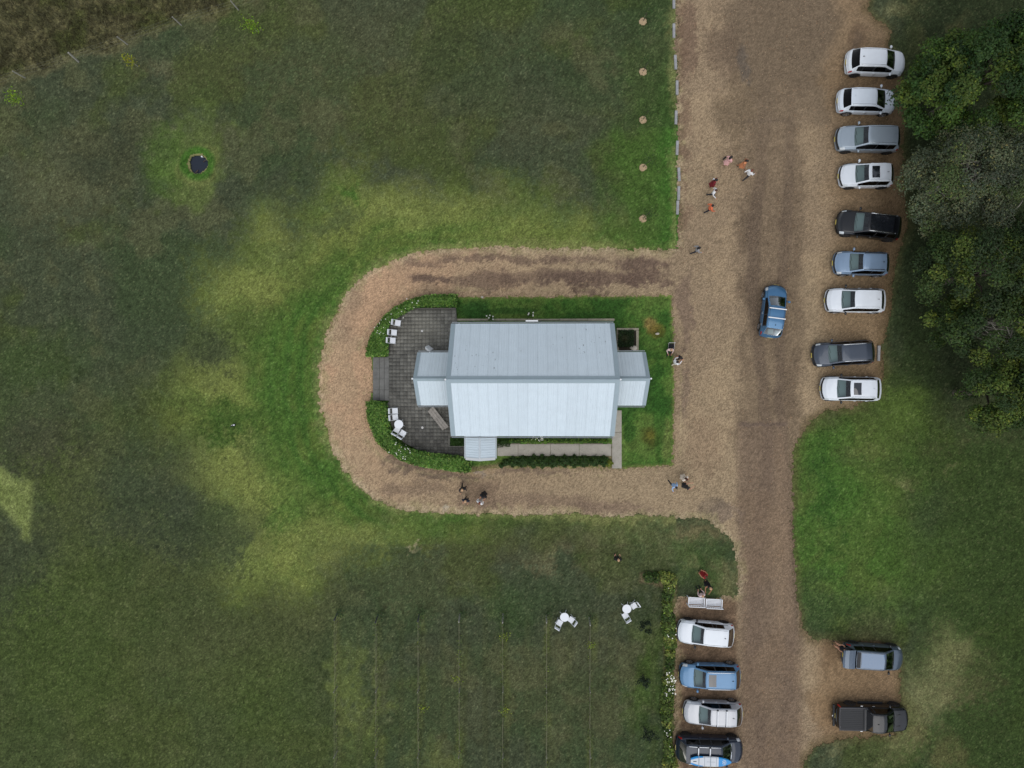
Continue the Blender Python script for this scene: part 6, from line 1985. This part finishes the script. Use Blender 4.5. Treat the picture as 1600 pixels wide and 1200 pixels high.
# vine trellises ----------------------------------------------------------
VX = [(528, 958), (591, 962), (656, 960), (719, 961), (786, 962), (853.5, 962), (920.5, 966)]
ordv = ["leftmost of seven", "second from the left", "third from the left", "middle one of seven", "third from the right", "second from the right", "rightmost of seven"]
M_VWIRE = mat("trellis_wire", s2l((118, 116, 88)), rough=.6)
for i, (u, v) in enumerate(VX):
    x, y = XY(u, v + 4)
    t = thing("vine_trellis", "long wire trellis with sparse young vines on the lower lawn, %s" % ordv[i], "trellis", (x, y, 0), 0, "vine trellises on the lower lawn")
    yend = -33.0 - y
    mb = MB(); mb.tube([(0, .35, -.1), (0, 0, 1.05)], [.06, .055], 8); mb.build("end_post", M_POST if i > 2 else mat("dark_post", s2l((60, 62, 66)), rough=.9), t)
    for vv in (1072, 1172, 1270):
        yy = XY(u, vv)[1] - y
        mb = MB(); mb.tube([(0, yy, -.1), (rnd.uniform(-.04, .04), yy, 1.15)], .035, 7); mb.build("post", M_POST, t)
    for z in (.55, 1.0):
        mb = MB()
        mb.tube([(rnd.uniform(-.03, .03), yy, z) for yy in np.linspace(0, yend, 16)], .010, 5); mb.build("wire", M_VWIRE, t)
    dens = [240, 260, 280, 460, 560, 260, 360][i]
    yy = -rng.uniform(0, 1, dens) ** 1.0 * abs(yend)
    cl = np.sin(yy * 1.9 + i * 2.1) + np.sin(yy * .7 + i)
    yy = yy[cl > -.2]
    n = len(yy)
    q = np.stack([rng.normal(0, .09, n), yy, rng.uniform(.45, 1.1, n)], 1)
    leaves("vine", q, np.tile([0, 0, 1.0], (n, 1)), .12, clump_cols(n, s2l((92, 112, 50)) if i % 2 else s2l((78, 96, 46)), .35), t)
    nst = 18
    for k in range(nst):
        sm = MB(); ys_ = yend * (k + .5) / nst; sm.tube([(0, ys_, 0), (rnd.uniform(-.05, .05), ys_ + rnd.uniform(-.05, .05), .6), (rnd.uniform(-.1, .1), ys_ + rnd.uniform(-.2, .2), 1.0)], [.02, .016, .01], 5)
        sm.build("vine_stem", M_BARK, t)
    # a small rose at the head of each row
    t2 = thing("row_end_rose", "small dark rose bush at the head of the vine row, %s" % ordv[i], "shrub", (*at_z(u + 3, v - 1, .6), 0), 0, "rose bushes heading the vine rows")
    n = 90; q = rng.normal(0, 1, (n, 3)) * np.array([.18, .2, .2]) + np.array([0, 0, .6])
    leaves("foliage", q, np.tile([0, 0, 1.0], (n, 1)), .12, clump_cols(n, s2l((52, 74, 38)), .4), t2)
    sm = MB(); sm.tube([(0, 0, 0), (.03, 0, .6)], .02, 5); sm.build("stem", M_BARK, t2)
# bright suckers on two of the rows
for u, v, lb in ((713, 1061, "bright yellow green vine shoot hanging out of the middle trellis row"), (788, 996, "bright green vine shoot near the head of the third row from the right"), (922, 1010, "bright green vine shoot near the head of the rightmost row"), (660, 1108, "bright green vine shoot low on the third row from the left"), (789, 1112, "bright green vine shoot low on the third row from the right")):
    n = 34; x, y = at_z(u, v, .9)
    q = np.stack([rng.normal(0, .22, n), rng.normal(0, .14, n), rng.uniform(.5, 1.1, n)], 1)
    t = thing("vine_shoot", lb, "vine", (x, y, 0)); leaves("foliage", q, np.tile([0, 0, 1.0], (n, 1)), .14, clump_cols(n, s2l((116, 136, 44)), .3), t)
    sm = MB(); sm.tube([(0, 0, 0), (.02, .02, .5), (.12, .05, 1.0)], [.014, .012, .006], 5); sm.build("stem", M_BARK, t)

# tall dry grass of the paddock and the turf's own blades -----------------
def blades(name, x, y, hgt, wid, col, lean=.5, kind='stuff'):
    n = len(x)
    a = rng.uniform(0, 2 * PI, n); dx, dy = np.cos(a), np.sin(a)
    l = hgt * lean * rng.uniform(.4, 1.6, n); b = rng.uniform(0, 2 * PI, n)
    z0 = np.zeros(n) + .0
    A = np.stack([x - dx * wid * .5, y - dy * wid * .5, z0], 1); B = np.stack([x + dx * wid * .5, y + dy * wid * .5, z0], 1)
    T = np.stack([x + np.cos(b) * l, y + np.sin(b) * l, hgt], 1)
    V = np.stack([A, B, T], 1).reshape(-1, 3)
    o = np_mesh(name, V, np.arange(3 * n).reshape(n, 3), M_GRASS, None, np.repeat(col, 3, 0))
    tag(o, kind=kind); return o
M_GRASS = leaf_mat("grass_blade", .8, .2)
n = 60000
x = rng.uniform(-44, -20, n); y = rng.uniform(20, 33.4, n)
c_, ds_, pd_, dp_ = lawn_colour_at(x, y)
k = pd_ > rng.uniform(.3, 1, n)
x, y, c_ = x[k], y[k], c_[k]
o = blades("tall_grass", x, y, rng.uniform(.15, .6, len(x)), rng.uniform(.03, .07, len(x)), np.clip(c_ * rng.uniform(.5, 1.6, (len(x), 1)), 0, 1), .7)
tag(o, "tall dry brown grass of the paddock beyond the fence", "grass")
n = 330000
x = rng.uniform(-43, 43, n); y = rng.uniform(-32.5, 32.5, n)
c_, ds_, pd_, dp_ = lawn_colour_at(x, y)
k = (ds_ > -3) & (dp_ > 16) & (pd_ < .6)
x, y, c_, ds_ = x[k], y[k], c_[k], ds_[k]
o = blades("short_grass", x, y, rng.uniform(.04, .11, len(x)) + .03, rng.uniform(.03, .06, len(x)), np.clip(c_ * rng.uniform(.62, 1.42, (len(x), 1)) * np.array([1.0, .975, .86]), 0, 1), .8)
tag(o, "short mown grass of the lawns", "grass")
n = 420
a = rng.uniform(0, 2 * PI, n); r = rng.uniform(.84, 1.2, n)
pc_ = XY(*POND)
o = blades("pond_grass", pc_[0] + r * np.cos(a), pc_[1] + r * np.sin(a), rng.uniform(.06, .14, n), rng.uniform(.03, .05, n), clump_cols(n, s2l((74, 98, 42)), .4), .8)
tag(o, "lush grass tufts round the rim of the little pond", "grass")
# fallen leaves, bark chips and stones lying loose on the gravel
n = 26000
x = rng.uniform(-16, 32, n); y = rng.uniform(-32, 32, n)
u_, v_ = to_px(x, y)
dg_ = np.maximum(sdf_poly(u_, v_, DRIVE), -sdf_poly(u_, v_, ISLAND))
k = dg_ < 2; x, y = x[k], y[k]; n = len(x)
cc = np.array([s2l((188, 164, 132)), s2l((120, 98, 78)), s2l((92, 76, 62)), s2l((170, 132, 100))])[rng.integers(0, 4, n)] * rng.uniform(.7, 1.2, (n, 1))
s_ = rng.uniform(.02, .045, n); a = rng.uniform(0, 2 * PI, n)
V = np.stack([np.stack([x + s_ * np.cos(a + t_), y + s_ * np.sin(a + t_), np.full(n, z_)], 1) for t_, z_ in ((0, .012), (2.1, .012), (4.2, .012))] + [np.stack([x, y, .018 + s_ * .5], 1)], 1).reshape(-1, 3)
bi = np.arange(n)[:, None] * 4
F = np.concatenate([bi + np.array([[0, 1, 3]]), bi + np.array([[1, 2, 3]]), bi + np.array([[2, 0, 3]])])
o = np_mesh("loose_gravel", V, F, M_GRASS, None, np.repeat(np.clip(cc, 0, 1), 4, 0))
tag(o, "loose stones and bark chips on the gravel drive", "gravel", kind='stuff')
